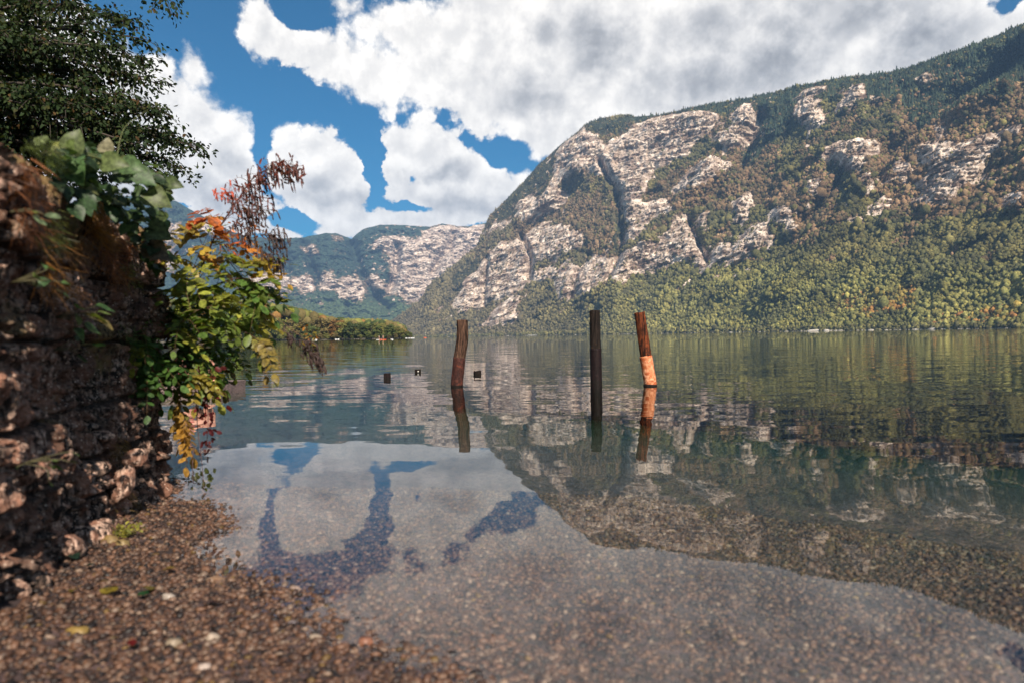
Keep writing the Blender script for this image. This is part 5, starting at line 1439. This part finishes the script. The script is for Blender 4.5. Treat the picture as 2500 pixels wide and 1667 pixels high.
    tassels([(702, 818, 4.2, 10, 0.08, 0.015, DB), (706, 832, 4.2, 10, 0.07, 0.015, DB)], 'hanging_seed_spikes')
    pos, ds, us, ss, cs = [], [], [], [], []
    for (px, py, n_) in [(748, 800, 10), (755, 812, 12), (765, 825, 10), (745, 825, 10), (760, 845, 8)]:
        for k in range(n_):
            pos.append(at(px, py, 3.85) - o + rg.normal(size=3) * 0.016); ds.append(rg.normal(size=3) * .5 + [0.2, 0, -0.5]); us.append(rg.normal(size=3)); ss.append(rg.uniform(0.018, 0.034)); cs.append(np.array(random.choice([O1, Y2, (0.16, 0.12, 0.03), BR])) * rg.uniform(0.6, 1.2))
    n = len(pos); s = np.array(ss)
    V, F_, C = batch(variants(LV_NAR, 5, 0.1), LF_NAR, rg.integers(0, 5, n), np.array(pos), frames(np.array(ds), np.array(us), np.stack([s, s, s], 1)), np.array(cs))
    mesh_np('hanging_leaves', V, F_, m_leaf, root, True, attrs={'Col': C})
build_shrub()

def build_creeper():
    rg = np.random.default_rng(15)
    o = at(480, 960, 4.05); root = empty('hanging_creeper', o); tag(root, 'thin creeper with dark red leaves dangling down to the water below the shrub', 'creeper')
    stems = [[(470, 880, 4.1), (478, 960, 4.05), (482, 1040, 4.0), (492, 1120, 3.95), (498, 1195, 3.9)], [(500, 890, 4.1), (505, 960, 4.05), (508, 1040, 4.05), (502, 1105, 4.05)], [(480, 900, 4.0), (500, 930, 3.95), (520, 965, 3.95)], [(474, 1090, 4.0), (470, 1130, 3.95), (472, 1180, 3.9)]]
    cs = [px_curve(s, 30) - o for s in stems]; tubes_obj('vine', [(c, np.linspace(0.0035, 0.0015, 30)) for c in cs], root, (0.05, 0.02, 0.02))
    pos, ds, us, ss, cc = [], [], [], [], []
    for (px, py, n_, sp, col) in [(500, 940, 16, 0.05, (0.10, 0.018, 0.018)), (512, 965, 14, 0.045, (0.16, 0.02, 0.02)), (495, 985, 12, 0.04, (0.09, 0.02, 0.018)), (508, 1015, 12, 0.022, (0.10, 0.018, 0.02)), (510, 1045, 10, 0.018, (0.08, 0.015, 0.018)), (507, 1075, 8, 0.016, (0.07, 0.015, 0.018)), (500, 1100, 8, 0.018, (0.05, 0.015, 0.015)), (490, 1140, 6, 0.03, (0.04, 0.045, 0.015)), (500, 1160, 14, 0.035, (0.045, 0.055, 0.015)), (480, 1168, 12, 0.03, (0.05, 0.055, 0.015)), (488, 930, 12, 0.05, (0.30, 0.20, 0.03))]:
        for k in range(n_):
            pos.append(at(px, py, 4.02) - o + rg.normal(size=3) * sp); ds.append(rg.normal(size=3) * .5 + [0.1, 0, -0.8]); us.append(rg.normal(size=3)); ss.append(rg.uniform(0.022, 0.045)); cc.append(np.array(col) * rg.uniform(0.6, 1.4))
    n = len(pos); s = np.array(ss)
    V, F_, C = batch(variants(LV_OVAL, 5, 0.1), LF_OVAL, rg.integers(0, 5, n), np.array(pos), frames(np.array(ds), np.array(us), np.stack([s, s, s], 1)), np.array(cc))
    mesh_np('leaves', V, F_, m_leaf, root, True, attrs={'Col': C})
build_creeper()

def wall_point(px, py, lift=0.06):
    """point on the wall face seen at a pixel (plan polyline intersection)"""
    w = pdir(px, py); best = None
    for a, b in zip(WP[:-1:4], WP[4::4]):
        d = b - a; den = w[0] * d[1] - w[1] * d[0]
        if abs(den) < 1e-9: continue
        t = (a[0] * d[1] - a[1] * d[0]) / den
        u = (a[0] * w[1] - a[1] * w[0]) / den
        if t > 0 and -0.01 <= u <= 1.01 and (best is None or t < best[0]):
            n = np.array([d[1], -d[0], 0]) / np.hypot(*d); best = (t, n)
    if best is None: return None, None
    return w * best[0] + np.array([0, 0, CAM_H]) + best[1] * lift, best[1]

def build_wall_plants():
    rg = np.random.default_rng(33)
    # dry moss and grass hanging from the wall: countless blades
    V0 = np.array([(-.5, 0, 0), (.5, 0, 0), (.35, .5, -.05), (-.35, .5, -.05), (0, 1, -.2)]); F0 = np.array([(0, 1, 2), (0, 2, 3), (3, 2, 4)])
    pos, ds, us, sw, cs = [], [], [], [], []
    patches = [((160, 250), (440, 520), 620, (0.10, 0.13, 0.03), 0.085), ((180, 270), (490, 600), 900, (0.30, 0.15, 0.04), 0.11), ((230, 290), (560, 680), 520, (0.26, 0.10, 0.035), 0.10), ((60, 110), (530, 600), 260, (0.10, 0.11, 0.03), 0.09), ((60, 110), (590, 720), 240, (0.24, 0.11, 0.03), 0.12),
               ((280, 305), (640, 690), 160, (0.16, 0.17, 0.04), 0.05), ((20, 140), (345, 420), 500, (0.07, 0.09, 0.02), 0.06), ((250, 320), (1060, 1250), 260, (0.16, 0.10, 0.03), 0.08), ((0, 60), (380, 560), 260, (0.20, 0.08, 0.035), 0.10), ((150, 210), (560, 640), 200, (0.14, 0.07, 0.03), 0.09), ((270, 330), (800, 850), 120, (0.09, 0.11, 0.03), 0.05)]
    for (xr, yr, n, col, ln) in patches:
        cen = [(rg.uniform(*xr), rg.uniform(*yr)) for _ in range(6)]
        for k in range(n):
            c = cen[rg.integers(0, 6)]; P, nn = wall_point(c[0] + rg.normal() * 9, c[1] + rg.normal() * 12, 0.03 + 0.05 * rg.random())
            if P is None or P[2] > 1.62: continue
            pos.append(P); ds.append(nn * rg.uniform(0.1, 0.9) + rg.normal(size=3) * 0.35 + [0, 0, -0.7]); us.append(nn + rg.normal(size=3) * .3); L = ln * rg.uniform(0.4, 1.1); sw.append((0.0035 * rg.uniform(.6, 1.4), L, L)); cs.append(np.array(col) * rg.uniform(0.5, 1.5))
    n = len(pos)
    V, F_, C = batch(V0[None], F0, np.zeros(n, int), np.array(pos), frames(np.array(ds), np.array(us), np.array(sw)), np.array(cs))
    tag(mesh_np('moss_and_grass', V, F_, m_leaf, attrs={'Col': C}), 'dry orange and green moss and grass hanging on the stone wall', 'moss', kind='stuff')
    # small plants rooted in the joints
    def sprig(px, py, n, size, cols, label, shape, spread, name='wall_plant', cat='plant', up=False):
        P0, nn = wall_point(px, py, 0.06)
        if P0 is None: P0 = at(px, py, 2.6); nn = np.array([1, 0, 0])
        root = empty(name, P0); tag(root, label, cat, 'little plants rooted in the wall')
        pos = rg.normal(size=(n, 3)) * spread; pos += nn * 0.03
        ds = pos / spread * 0.3 + nn * 0.8 + rg.normal(size=(n, 3)) * 0.4 + [0, 0, 0.6 if up else -0.4]; us = nn * .8 + np.array([0, 0, 0.7]) + rg.normal(size=(n, 3)) * .3
        s = rg.uniform(0.6, 1.15, n) * size; c = np.array(cols)[rg.integers(0, len(cols), n)] * rg.uniform(0.75, 1.25, (n, 1))
        TV, TF = (LV_HEART, LF_HEART) if shape == 'heart' else (LV_OVAL, LF_OVAL)
        V, F_, C = batch(variants(TV, 4, 0.08), TF, rg.integers(0, 4, n), pos, frames(ds, us, np.stack([s, s, s], 1)), c)
        mesh_np('leaves', V, F_, m_leaf, root, True, attrs={'Col': C})
        tubes_obj('stems', [(curve([np.zeros(3) - nn * 0.06, p * 0.5 + [0, 0, 0.01], p], 6), np.full(6, 0.0014)) for p in pos], root, (0.08, 0.07, 0.03), 4)
    GR = [(0.07, 0.13, 0.04), (0.05, 0.10, 0.035), (0.12, 0.16, 0.05)]
    sprig(130, 775, 9, 0.062, GR + [(0.14, 0.11, 0.04)], 'bright three-lobed green sprig in the middle of the wall face', 'heart', 0.030)
    sprig(28, 690, 7, 0.032, GR, 'tiny green sprig near the left edge, above the bright lobed one', 'heart', 0.025)
    sprig(290, 595, 4, 0.060, [(0.22, 0.25, 0.04)], 'yellow green leaves on the mossy wall edge', 'oval', 0.020)
    sprig(130, 855, 5, 0.055, [(0.035, 0.075, 0.04)], 'dark green leaves just under the bright lobed sprig', 'oval', 0.030)
    sprig(5, 520, 3, 0.05, [(0.14, 0.19, 0.10)], 'pale green leaf at the extreme left edge of the wall', 'oval', 0.010)
    sprig(95, 375, 5, 0.045, GR, 'green leaves at the mossy top edge of the wall', 'oval', 0.020, up=True)
    sprig(55, 1130, 8, 0.030, [(0.06, 0.09, 0.025)], 'faint green tuft low on the nearest wall stones', 'oval', 0.035)
    # yellow-green tuft at the foot of the wall
    P0 = ground_at(305, 1325); P0[2] = float(bed_z(P0[0:1], P0[1:2])[0]); root = empty('grass_tuft', P0); tag(root, 'yellow green tuft on the gravel at the foot of the wall', 'plant')
    n = 130; pos = rg.normal(size=(n, 3)) * [0.030, 0.03, 0.016] + [0, 0, 0.03]; s = rg.uniform(0.010, 0.022, n)
    V, F_, C = batch(variants(LV_SM, 4, 0.1), LF_SM, rg.integers(0, 4, n), pos, frames(rg.normal(size=(n, 3)) + [0, 0, .8], rg.normal(size=(n, 3)), np.stack([s, s, s], 1)), np.array([(0.28, 0.26, 0.05), (0.16, 0.17, 0.04)])[rg.integers(0, 2, n)])
    mesh_np('leaves', V, F_, m_leaf, root, True, attrs={'Col': C})
    tubes_obj('stems', [(curve([[0, 0, 0], p * 0.5, p], 4), np.full(4, 0.0012)) for p in pos[:40]], root, (0.12, 0.10, 0.03), 4)
    # fallen leaves on the gravel
    for i, (px, py, s, c, sh, lab) in enumerate([(190, 1407, 0.075, (0.03, 0.075, 0.05), 'oval', 'dark green fallen leaf lying on the gravel by the foot of the wall'), (232, 1418, 0.05, (0.035, 0.085, 0.055), 'oval', 'smaller bluish green fallen leaf just right of the dark green one'),
            (335, 1490, 0.045, (0.03, 0.11, 0.04), 'oval', 'bright green fallen leaf in the middle of the gravel'), (262, 1495, 0.055, (0.42, 0.32, 0.05), 'heart', 'yellow fallen leaf left of the bright green one'), (375, 1472, 0.04, (0.34, 0.27, 0.05), 'heart', 'small ochre fallen leaf right of the bright green one'),
            (185, 1490, 0.04, (0.40, 0.32, 0.06), 'oval', 'pale yellow leaf curled beside dark gravel, leftmost of the yellow leaves'), (395, 1415, 0.05, (0.30, 0.20, 0.05), 'oval', 'golden brown leaf near the waterline above the ochre one'), (325, 1632, 0.04, (0.22, 0.02, 0.02), 'oval', 'dark red fallen leaf near the bottom edge'),
            (545, 1490, 0.07, (0.07, 0.02, 0.02), 'oval', 'wet dark red leaf flat at the water edge')]):
        P = ground_at(px, py); P[2] = float(bed_z(P[0:1], P[1:2])[0]) + 0.020
        TV, TF = (LV_HEART, LF_HEART) if sh == 'heart' else (LV_OVAL, LF_OVAL)
        v = variants(TV, 9, 0.08)[i] * s
        o = mesh_np('fallen_leaf', v, TF, m_leaf, smooth_shade=True, attrs={'Col': np.tile([np.array(c) * 0.45], (len(v), 1))}); o.location = P; o.rotation_euler = (0.25, 0.1, i * 1.7 + 1.2)
        tag(o, lab, 'leaf', 'fallen leaves on the beach')
build_wall_plants()

# ------------------------------------------------------------------ stone ledge with a person, behind the leaves
m_ledge, nt, out = new_mat('pitted_stone')
g = nt.n.new('ShaderNodeNewGeometry')
vr = nt.node('ShaderNodeTexVoronoi', {'Vector': g.outputs['Position'], 'Scale': 55.0})
c = nt.mix(nt.ramp(vr.outputs['Distance'], 0.15, 0.5), (0.03, 0.022, 0.02), (0.19, 0.13, 0.12))
b = nt.node('ShaderNodeBump', {'Strength': 1.0, 'Distance': 0.02, 'Height': vr.outputs['Distance']})
p = nt.node('ShaderNodeBsdfPrincipled', {'Base Color': c, 'Roughness': 0.9, 'Normal': b.outputs[0]}); nt.l.new(p.outputs[0], out.inputs[0])
def build_ledge():
    d = 11.35; P = at(532, 963, d); P[2] = 0
    nx, nz = 60, 16; bm = bmesh.new(); bmesh.ops.create_cube(bm, size=1)
    bmesh.ops.subdivide_edges(bm, edges=bm.edges[:], cuts=14, use_grid_fill=True)
    for v in bm.verts:
        x, y, z = v.co; n = float(perlin(np.array([x * 9, y * 5, z * 3.0])))
        v.co = Vector(((x - 0.5) * 2.6 + 0.02 * n, (y + 0.5) * 1.2 + 0.02 * n, -0.5 + (z + 0.5) * 0.67 + 0.012 * n))
    me = bpy.data.meshes.new('stone_ledge'); bm.to_mesh(me); bm.free(); me.materials.append(m_ledge)
    o = bpy.data.objects.new('stone_ledge', me); COL.objects.link(o); o.location = P
    tag(o, 'dark pitted stone ledge jutting into the water behind the shrub', 'ledge')
build_ledge()

def skin_mesh(name, nodes, edges, mat, parent=None, sub=2, root_i=0, colf=None):
    me = bpy.data.meshes.new(name); me.from_pydata([n[0] for n in nodes], edges, [])
    o = bpy.data.objects.new(name, me); COL.objects.link(o)
    sk = o.modifiers.new('skin', 'SKIN'); sk.use_smooth_shade = True
    for i, n in enumerate(nodes):
        sv = me.skin_vertices[0].data[i]; sv.radius = (n[1], n[1] * (n[2] if len(n) > 2 else 1)); sv.use_root = (i == root_i)
    ss = o.modifiers.new('sub', 'SUBSURF'); ss.levels = sub; ss.render_levels = sub
    dg = bpy.context.evaluated_depsgraph_get(); ev = o.evaluated_get(dg)
    m2 = bpy.data.meshes.new_from_object(ev); o.modifiers.clear(); o.data = m2; m2.name = name
    m2.materials.clear(); m2.materials.append(mat)
    for p_ in m2.polygons: p_.use_smooth = True
    if parent: o.parent = parent
    return o
def plain_mat(name, col, rough=0.6):
    m, nt, out = new_mat(name)
    tcn = nt.n.new('ShaderNodeTexCoord'); nz = nt.noise(tcn.outputs['Object'], 25, 4)
    p = nt.node('ShaderNodeBsdfPrincipled', {'Base Color': nt.vm('SCALE', col, scale=nt.ramp(nz, 0.3, 0.7, 0.85, 1.1)), 'Roughness': rough}); nt.l.new(p.outputs[0], out.inputs[0]); return m
m_skin = plain_mat('sunlit_skin', (0.62, 0.30, 0.21), 0.5); m_coral = plain_mat('coral_cloth', (0.60, 0.16, 0.13), 0.8); m_hair = plain_mat('dark_hair', (0.03, 0.018, 0.014), 0.5)
def sitting_person():
    B = at(470, 938, 11.7); B[2] = 0.17
    root = empty('person', B); tag(root, 'dark haired person sitting with knees drawn up on the stone ledge behind the leaves', 'person')
    # x to the photo right is where the knees point; hips on the ledge
    N = [((-0.10, 0, 0.10), 0.115, 1.2), ((-0.13, 0, 0.26), 0.105, 1.25), ((-0.14, 0, 0.42), 0.115, 1.4), ((-0.13, 0, 0.52), 0.06, 1.3), ((-0.12, 0, 0.575), 0.045), ((-0.10, 0, 0.64), 0.062), ((-0.09, 0, 0.72), 0.080, 1.05), ((-0.095, 0, 0.80), 0.062),
         ((0.0, 0.10, 0.12), 0.085), ((0.30, 0.11, 0.40), 0.062), ((0.26, 0.11, 0.16), 0.050), ((0.24, 0.11, 0.045), 0.036), ((0.36, 0.11, 0.025), 0.028),
         ((0.0, -0.10, 0.12), 0.085), ((0.33, -0.11, 0.38), 0.064), ((0.28, -0.11, 0.16), 0.050), ((0.25, -0.11, 0.045), 0.036), ((0.37, -0.11, 0.025), 0.028),
         ((-0.12, 0.19, 0.47), 0.048), ((0.04, 0.23, 0.33), 0.038), ((0.24, 0.13, 0.36), 0.030), ((0.31, 0.05, 0.36), 0.026),
         ((-0.12, -0.19, 0.47), 0.048), ((0.04, -0.23, 0.33), 0.038), ((0.25, -0.14, 0.36), 0.030), ((0.33, -0.05, 0.35), 0.026)]
    E = [(0, 1), (1, 2), (2, 3), (3, 4), (4, 5), (5, 6), (6, 7), (0, 8), (8, 9), (9, 10), (10, 11), (11, 12), (0, 13), (13, 14), (14, 15), (15, 16), (16, 17), (2, 18), (18, 19), (19, 20), (20, 21), (2, 22), (22, 23), (23, 24), (24, 25)]
    skin_mesh('body', N, E, m_skin, root)
    skin_mesh('top', [((-0.105, 0, 0.13), 0.124, 1.25), ((-0.132, 0, 0.27), 0.114, 1.28), ((-0.14, 0, 0.41), 0.122, 1.42), ((-0.135, 0, 0.47), 0.095, 1.4)], [(0, 1), (1, 2), (2, 3)], m_coral, root)
    v, f = ico(3); v = v * (1 + 0.08 * fbm(v * 3, 3))[:, None] * [0.100, 0.092, 0.105] + [-0.112, 0, 0.765]
    v[:, 0] -= 0.03 * smooth(v[:, 2], 0.78, 0.66); mesh_np('hair', v, f, m_hair, root, True)
sitting_person()

# ------------------------------------------------------------------ far away on the water
m_white = plain_mat('white_paint', (0.78, 0.76, 0.72), 0.4); m_orange = plain_mat('orange_plastic', (0.85, 0.13, 0.03), 0.4); m_dark = plain_mat('dark_cloth', (0.03, 0.03, 0.04), 0.8); m_tan = plain_mat('tan_skin', (0.5, 0.29, 0.19), 0.5); m_pale = plain_mat('pale_shorts', (0.75, 0.70, 0.55), 0.8); m_redtop = plain_mat('dusky_red_cloth', (0.35, 0.10, 0.08), 0.8)
def board_mesh(name, L, W, T, mat, parent):
    n = 24; t = np.linspace(-1, 1, n); w = W / 2 * np.sqrt(np.clip(1 - np.abs(t) ** 2.6, 0.0, 1)); V = []
    for i in range(n):
        V += [(t[i] * L / 2, -w[i], 0.03 + 0.08 * abs(t[i]) ** 3), (t[i] * L / 2, w[i], 0.03 + 0.08 * abs(t[i]) ** 3), (t[i] * L / 2, w[i] * 1.02, 0.03 + T + 0.08 * abs(t[i]) ** 3), (t[i] * L / 2, -w[i] * 1.02, 0.03 + T + 0.08 * abs(t[i]) ** 3)]
    Fc = []
    for i in range(n - 1):
        for k in range(4): Fc.append((i * 4 + k, i * 4 + (k + 1) % 4, i * 4 + 4 + (k + 1) % 4, i * 4 + 4 + k))
    Fc += [(0, 3, 2, 1), (n * 4 - 4, n * 4 - 3, n * 4 - 2, n * 4 - 1)]
    return mesh_np(name, V, Fc, mat, parent, True)
def paddler(px, d, h, label, topmat, shortmat, skin, board, blabel):
    a = float(azel(px, 826)[0]); x, y = math.tan(a) * d, d
    bo = empty('paddle_board', (x, y, 0.0)); tag(bo, blabel, 'paddle board', 'paddle boards near the spit')
    board_mesh('hull', 3.1 if board is m_orange else 2.6, 0.8, 0.14, board, bo)
    fin_v, fin_f = tube([(-1.2, 0, 0.02), (-1.3, 0, -0.15)], [0.04, 0.01], 6); mesh_np('fin', fin_v, fin_f, m_dark, bo)
    bo.rotation_euler = (0, 0, 0.5)
    root = empty('person', (x, y, 0.17)); tag(root, label, 'person', 'paddlers near the spit')
    k = h / 1.75
    N = [((0, 0, 0.95), 0.15, 0.8), ((0, 0, 1.15), 0.13, .8), ((0.02, 0, 1.38), 0.16, .7), ((0.03, 0, 1.48), 0.07), ((0.04, 0, 1.56), 0.06), ((0.05, 0, 1.66), 0.10), ((0.05, 0, 1.76), 0.06),
         ((0.0, 0.11, 0.88), 0.10), ((0.05, 0.12, 0.5), 0.07), ((0, 0.12, 0.06), 0.045), ((0.13, 0.13, 0.03), 0.035), ((0.0, -0.11, 0.88), 0.10), ((0.05, -0.12, 0.5), 0.07), ((0, -0.12, 0.06), 0.045), ((0.13, -0.13, 0.03), 0.035),
         ((0.02, 0.21, 1.40), 0.055), ((0.15, 0.27, 1.15), 0.042), ((0.34, 0.16, 1.05), 0.035), ((0.02, -0.21, 1.40), 0.055), ((0.18, -0.24, 1.25), 0.042), ((0.34, -0.02, 1.35), 0.035)]
    E = [(0, 1), (1, 2), (2, 3), (3, 4), (4, 5), (5, 6), (0, 7), (7, 8), (8, 9), (9, 10), (0, 11), (11, 12), (12, 13), (13, 14), (2, 15), (15, 16), (16, 17), (2, 18), (18, 19), (19, 20)]
    N = [(tuple(c * k for c in n[0]), n[1] * k * 1.0, *(n[2:])) for n in N]
    skin_mesh('body', N, E, skin, root, 1)
    skin_mesh('top', [((0, 0, 1.02 * k), 0.155 * k, .85), ((0.01, 0, 1.2 * k), 0.15 * k, .85), ((0.02, 0, 1.4 * k), 0.175 * k, .8)], [(0, 1), (1, 2)], topmat, root, 1)
    skin_mesh('shorts', [((0, 0, 0.98 * k), 0.165 * k, .9), ((0, 0, 0.86 * k), 0.18 * k, 1), ((0, 0, 0.66 * k), 0.17 * k, 1)], [(0, 1), (1, 2)], shortmat, root, 1)
    v, f = ico(2); mesh_np('hair', v * 0.115 * k + np.array([0.03, 0, 1.72 * k]), f, m_hair if topmat is not m_white else m_white, root, True)
    v, f = join([tube([(0.36 * k, 0.20 * k, 0.02), (0.34 * k, -0.04 * k, 1.45 * k)], [0.02, 0.02], 6), tube([(0.37 * k, 0.22 * k, -0.25), (0.36 * k, 0.2 * k, 0.08)], [0.05, 0.07], 6)])
    pd = mesh_np('paddle', v, f, m_dark); pd.location = (x, y, 0.17); tag(pd, 'thin dark paddle held by the ' + ('paddler in white' if topmat is m_white else 'paddler in red'), 'paddle')
paddler(925.5, 300, 1.66, 'person in a white top standing on the pale board, left of the two paddlers', m_white, m_dark, m_tan, m_white, 'pale paddle board under the person in white')
paddler(935, 300, 2.0, 'person in a dusky red top and pale shorts standing on the orange board', m_redtop, m_pale, m_tan, m_orange, 'bright orange paddle board under the person in red')
def boat(px, py, d, L, mat, label, mast=False, cat='boat'):
    a = float(azel(px, py)[0]); root = empty('rowing_boat', (math.tan(a) * d, d, 0)); tag(root, label, cat, 'small boats along the far shores')
    n = 18; V = []
    for i in range(n):
        t = i / (n - 1) * 2 - 1; w = L * 0.19 * math.sqrt(max(0.0, 1 - abs(t) ** 2.4)) + 0.01; sh = 0.42 + 0.22 * t * t
        V += [(t * L / 2, -w, sh), (t * L / 2, -w * 0.7, 0.02), (t * L / 2, 0, -0.12), (t * L / 2, w * 0.7, 0.02), (t * L / 2, w, sh), (t * L / 2, w * 0.86, sh - 0.02), (t * L / 2, 0, 0.12), (t * L / 2, -w * 0.86, sh - 0.02)]
    Fc = [(i * 8 + k, i * 8 + (k + 1) % 8, i * 8 + 8 + (k + 1) % 8, i * 8 + 8 + k) for i in range(n - 1) for k in range(8)]
    mesh_np('hull', V, Fc, mat, root, True)
    for sx in (-0.12, 0.2):
        bm = bmesh.new(); bmesh.ops.create_cube(bm, size=1); bmesh.ops.scale(bm, vec=(0.25, L * 0.32, 0.05), verts=bm.verts); me = bpy.data.meshes.new('bench'); bm.to_mesh(me); bm.free(); me.materials.append(m_pale)
        bo = bpy.data.objects.new('bench', me); COL.objects.link(bo); bo.parent = root; bo.location = (sx * L, 0, 0.34)
    if mast:
        v, f = tube([(0.1, 0, 0.1), (0.1, 0, 6.5)], [0.09, 0.05], 8); mesh_np('mast', v, f, m_pale, root)
    root.rotation_euler = (0, 0, random.uniform(-0.25, 0.25))
boat(768, 829, 535, 4.2, m_white, 'white rowing boat moored left of the middle of the spit')
boat(823, 828, 535, 3.4, m_white, 'smaller white boat moored in front of the dark conifer on the spit')
boat(1038, 824.5, 720, 2.6, m_orange, 'tiny orange boat with a pale mast off the foot of the mountain', True)
def float_ball(px, d, label):
    a = float(azel(px, 827)[0]); v, f = ico(2); root = empty('mooring_buoy', (math.tan(a) * d, d, 0)); tag(root, label, 'buoy', 'white floats right of the paddlers')
    mesh_np('ball', v * 0.24 + np.array([0, 0, 0.1]), f, m_white, root, True)
    v, f = tube([(0, 0, 0.32), (0, 0, 0.46)], [0.05, 0.04], 8); mesh_np('ring', v, f, m_dark, root)
float_ball(958.5, 285, 'white float to the right of the paddlers, nearer of the two')
float_ball(955.0, 330, 'white float to the right of the paddlers, farther of the two')
def build_beach_strip():
    # pale gravel spit tip and the pale landing stage on the far shore
    a = np.linspace(float(azel(975, 824)[0]), float(azel(1013, 824)[0]), 24); V = []
    for j, (d, z) in enumerate([(640, -0.3), (646, 0.32), (665, 0.55), (690, -0.3)]):
        for i, q in enumerate(a):
            V.append((math.tan(q) * (d + 4 * math.sin(i * .8)), d + 4 * math.sin(i * .8), z * (1 if 0 < i < 23 else 0) - (0 if 0 < i < 23 else .3)))
    tag(mesh_np('gravel_bar', V, grid_faces(4, 24), m_white, smooth_shade=True), kind='structure')
    px, r = 1301, np.interp(1301, [1000, 1500], [3500, 2300]) - 25; q = float(azel(px, 819)[0])
    root = empty('landing_stage', (math.sin(q) * r, math.cos(q) * r, 0)); tag(root, 'long low white landing stage on the far shore between two tall posts', 'landing stage')
    L = 26 / F * r
    bm = bmesh.new(); bmesh.ops.create_cube(bm, size=1); bmesh.ops.scale(bm, vec=(L, 4, 0.8), verts=bm.verts); bmesh.ops.bevel(bm, geom=bm.edges[:], offset=0.1, segments=1, affect='EDGES')
    me = bpy.data.meshes.new('deck'); bm.to_mesh(me); bm.free(); me.materials.append(m_white); dk_ = bpy.data.objects.new('deck', me); COL.objects.link(dk_); dk_.parent = root; dk_.location = (0, 0, 2.3)
    for i in range(7):
        v, f = tube([(-L / 2 + 1 + i * (L - 2) / 6, 0, -1), (-L / 2 + 1 + i * (L - 2) / 6, 0, 1.95)], [0.25, 0.25], 8); mesh_np('leg', v, f, m_dark, root)
    v, f = tube([(L / 2 - 0.5, 0, 2.7), (L / 2 - 0.5, 0, 4.6)], [0.5, 0.4], 8); mesh_np('bollard', v, f, m_white, root)
build_beach_strip()
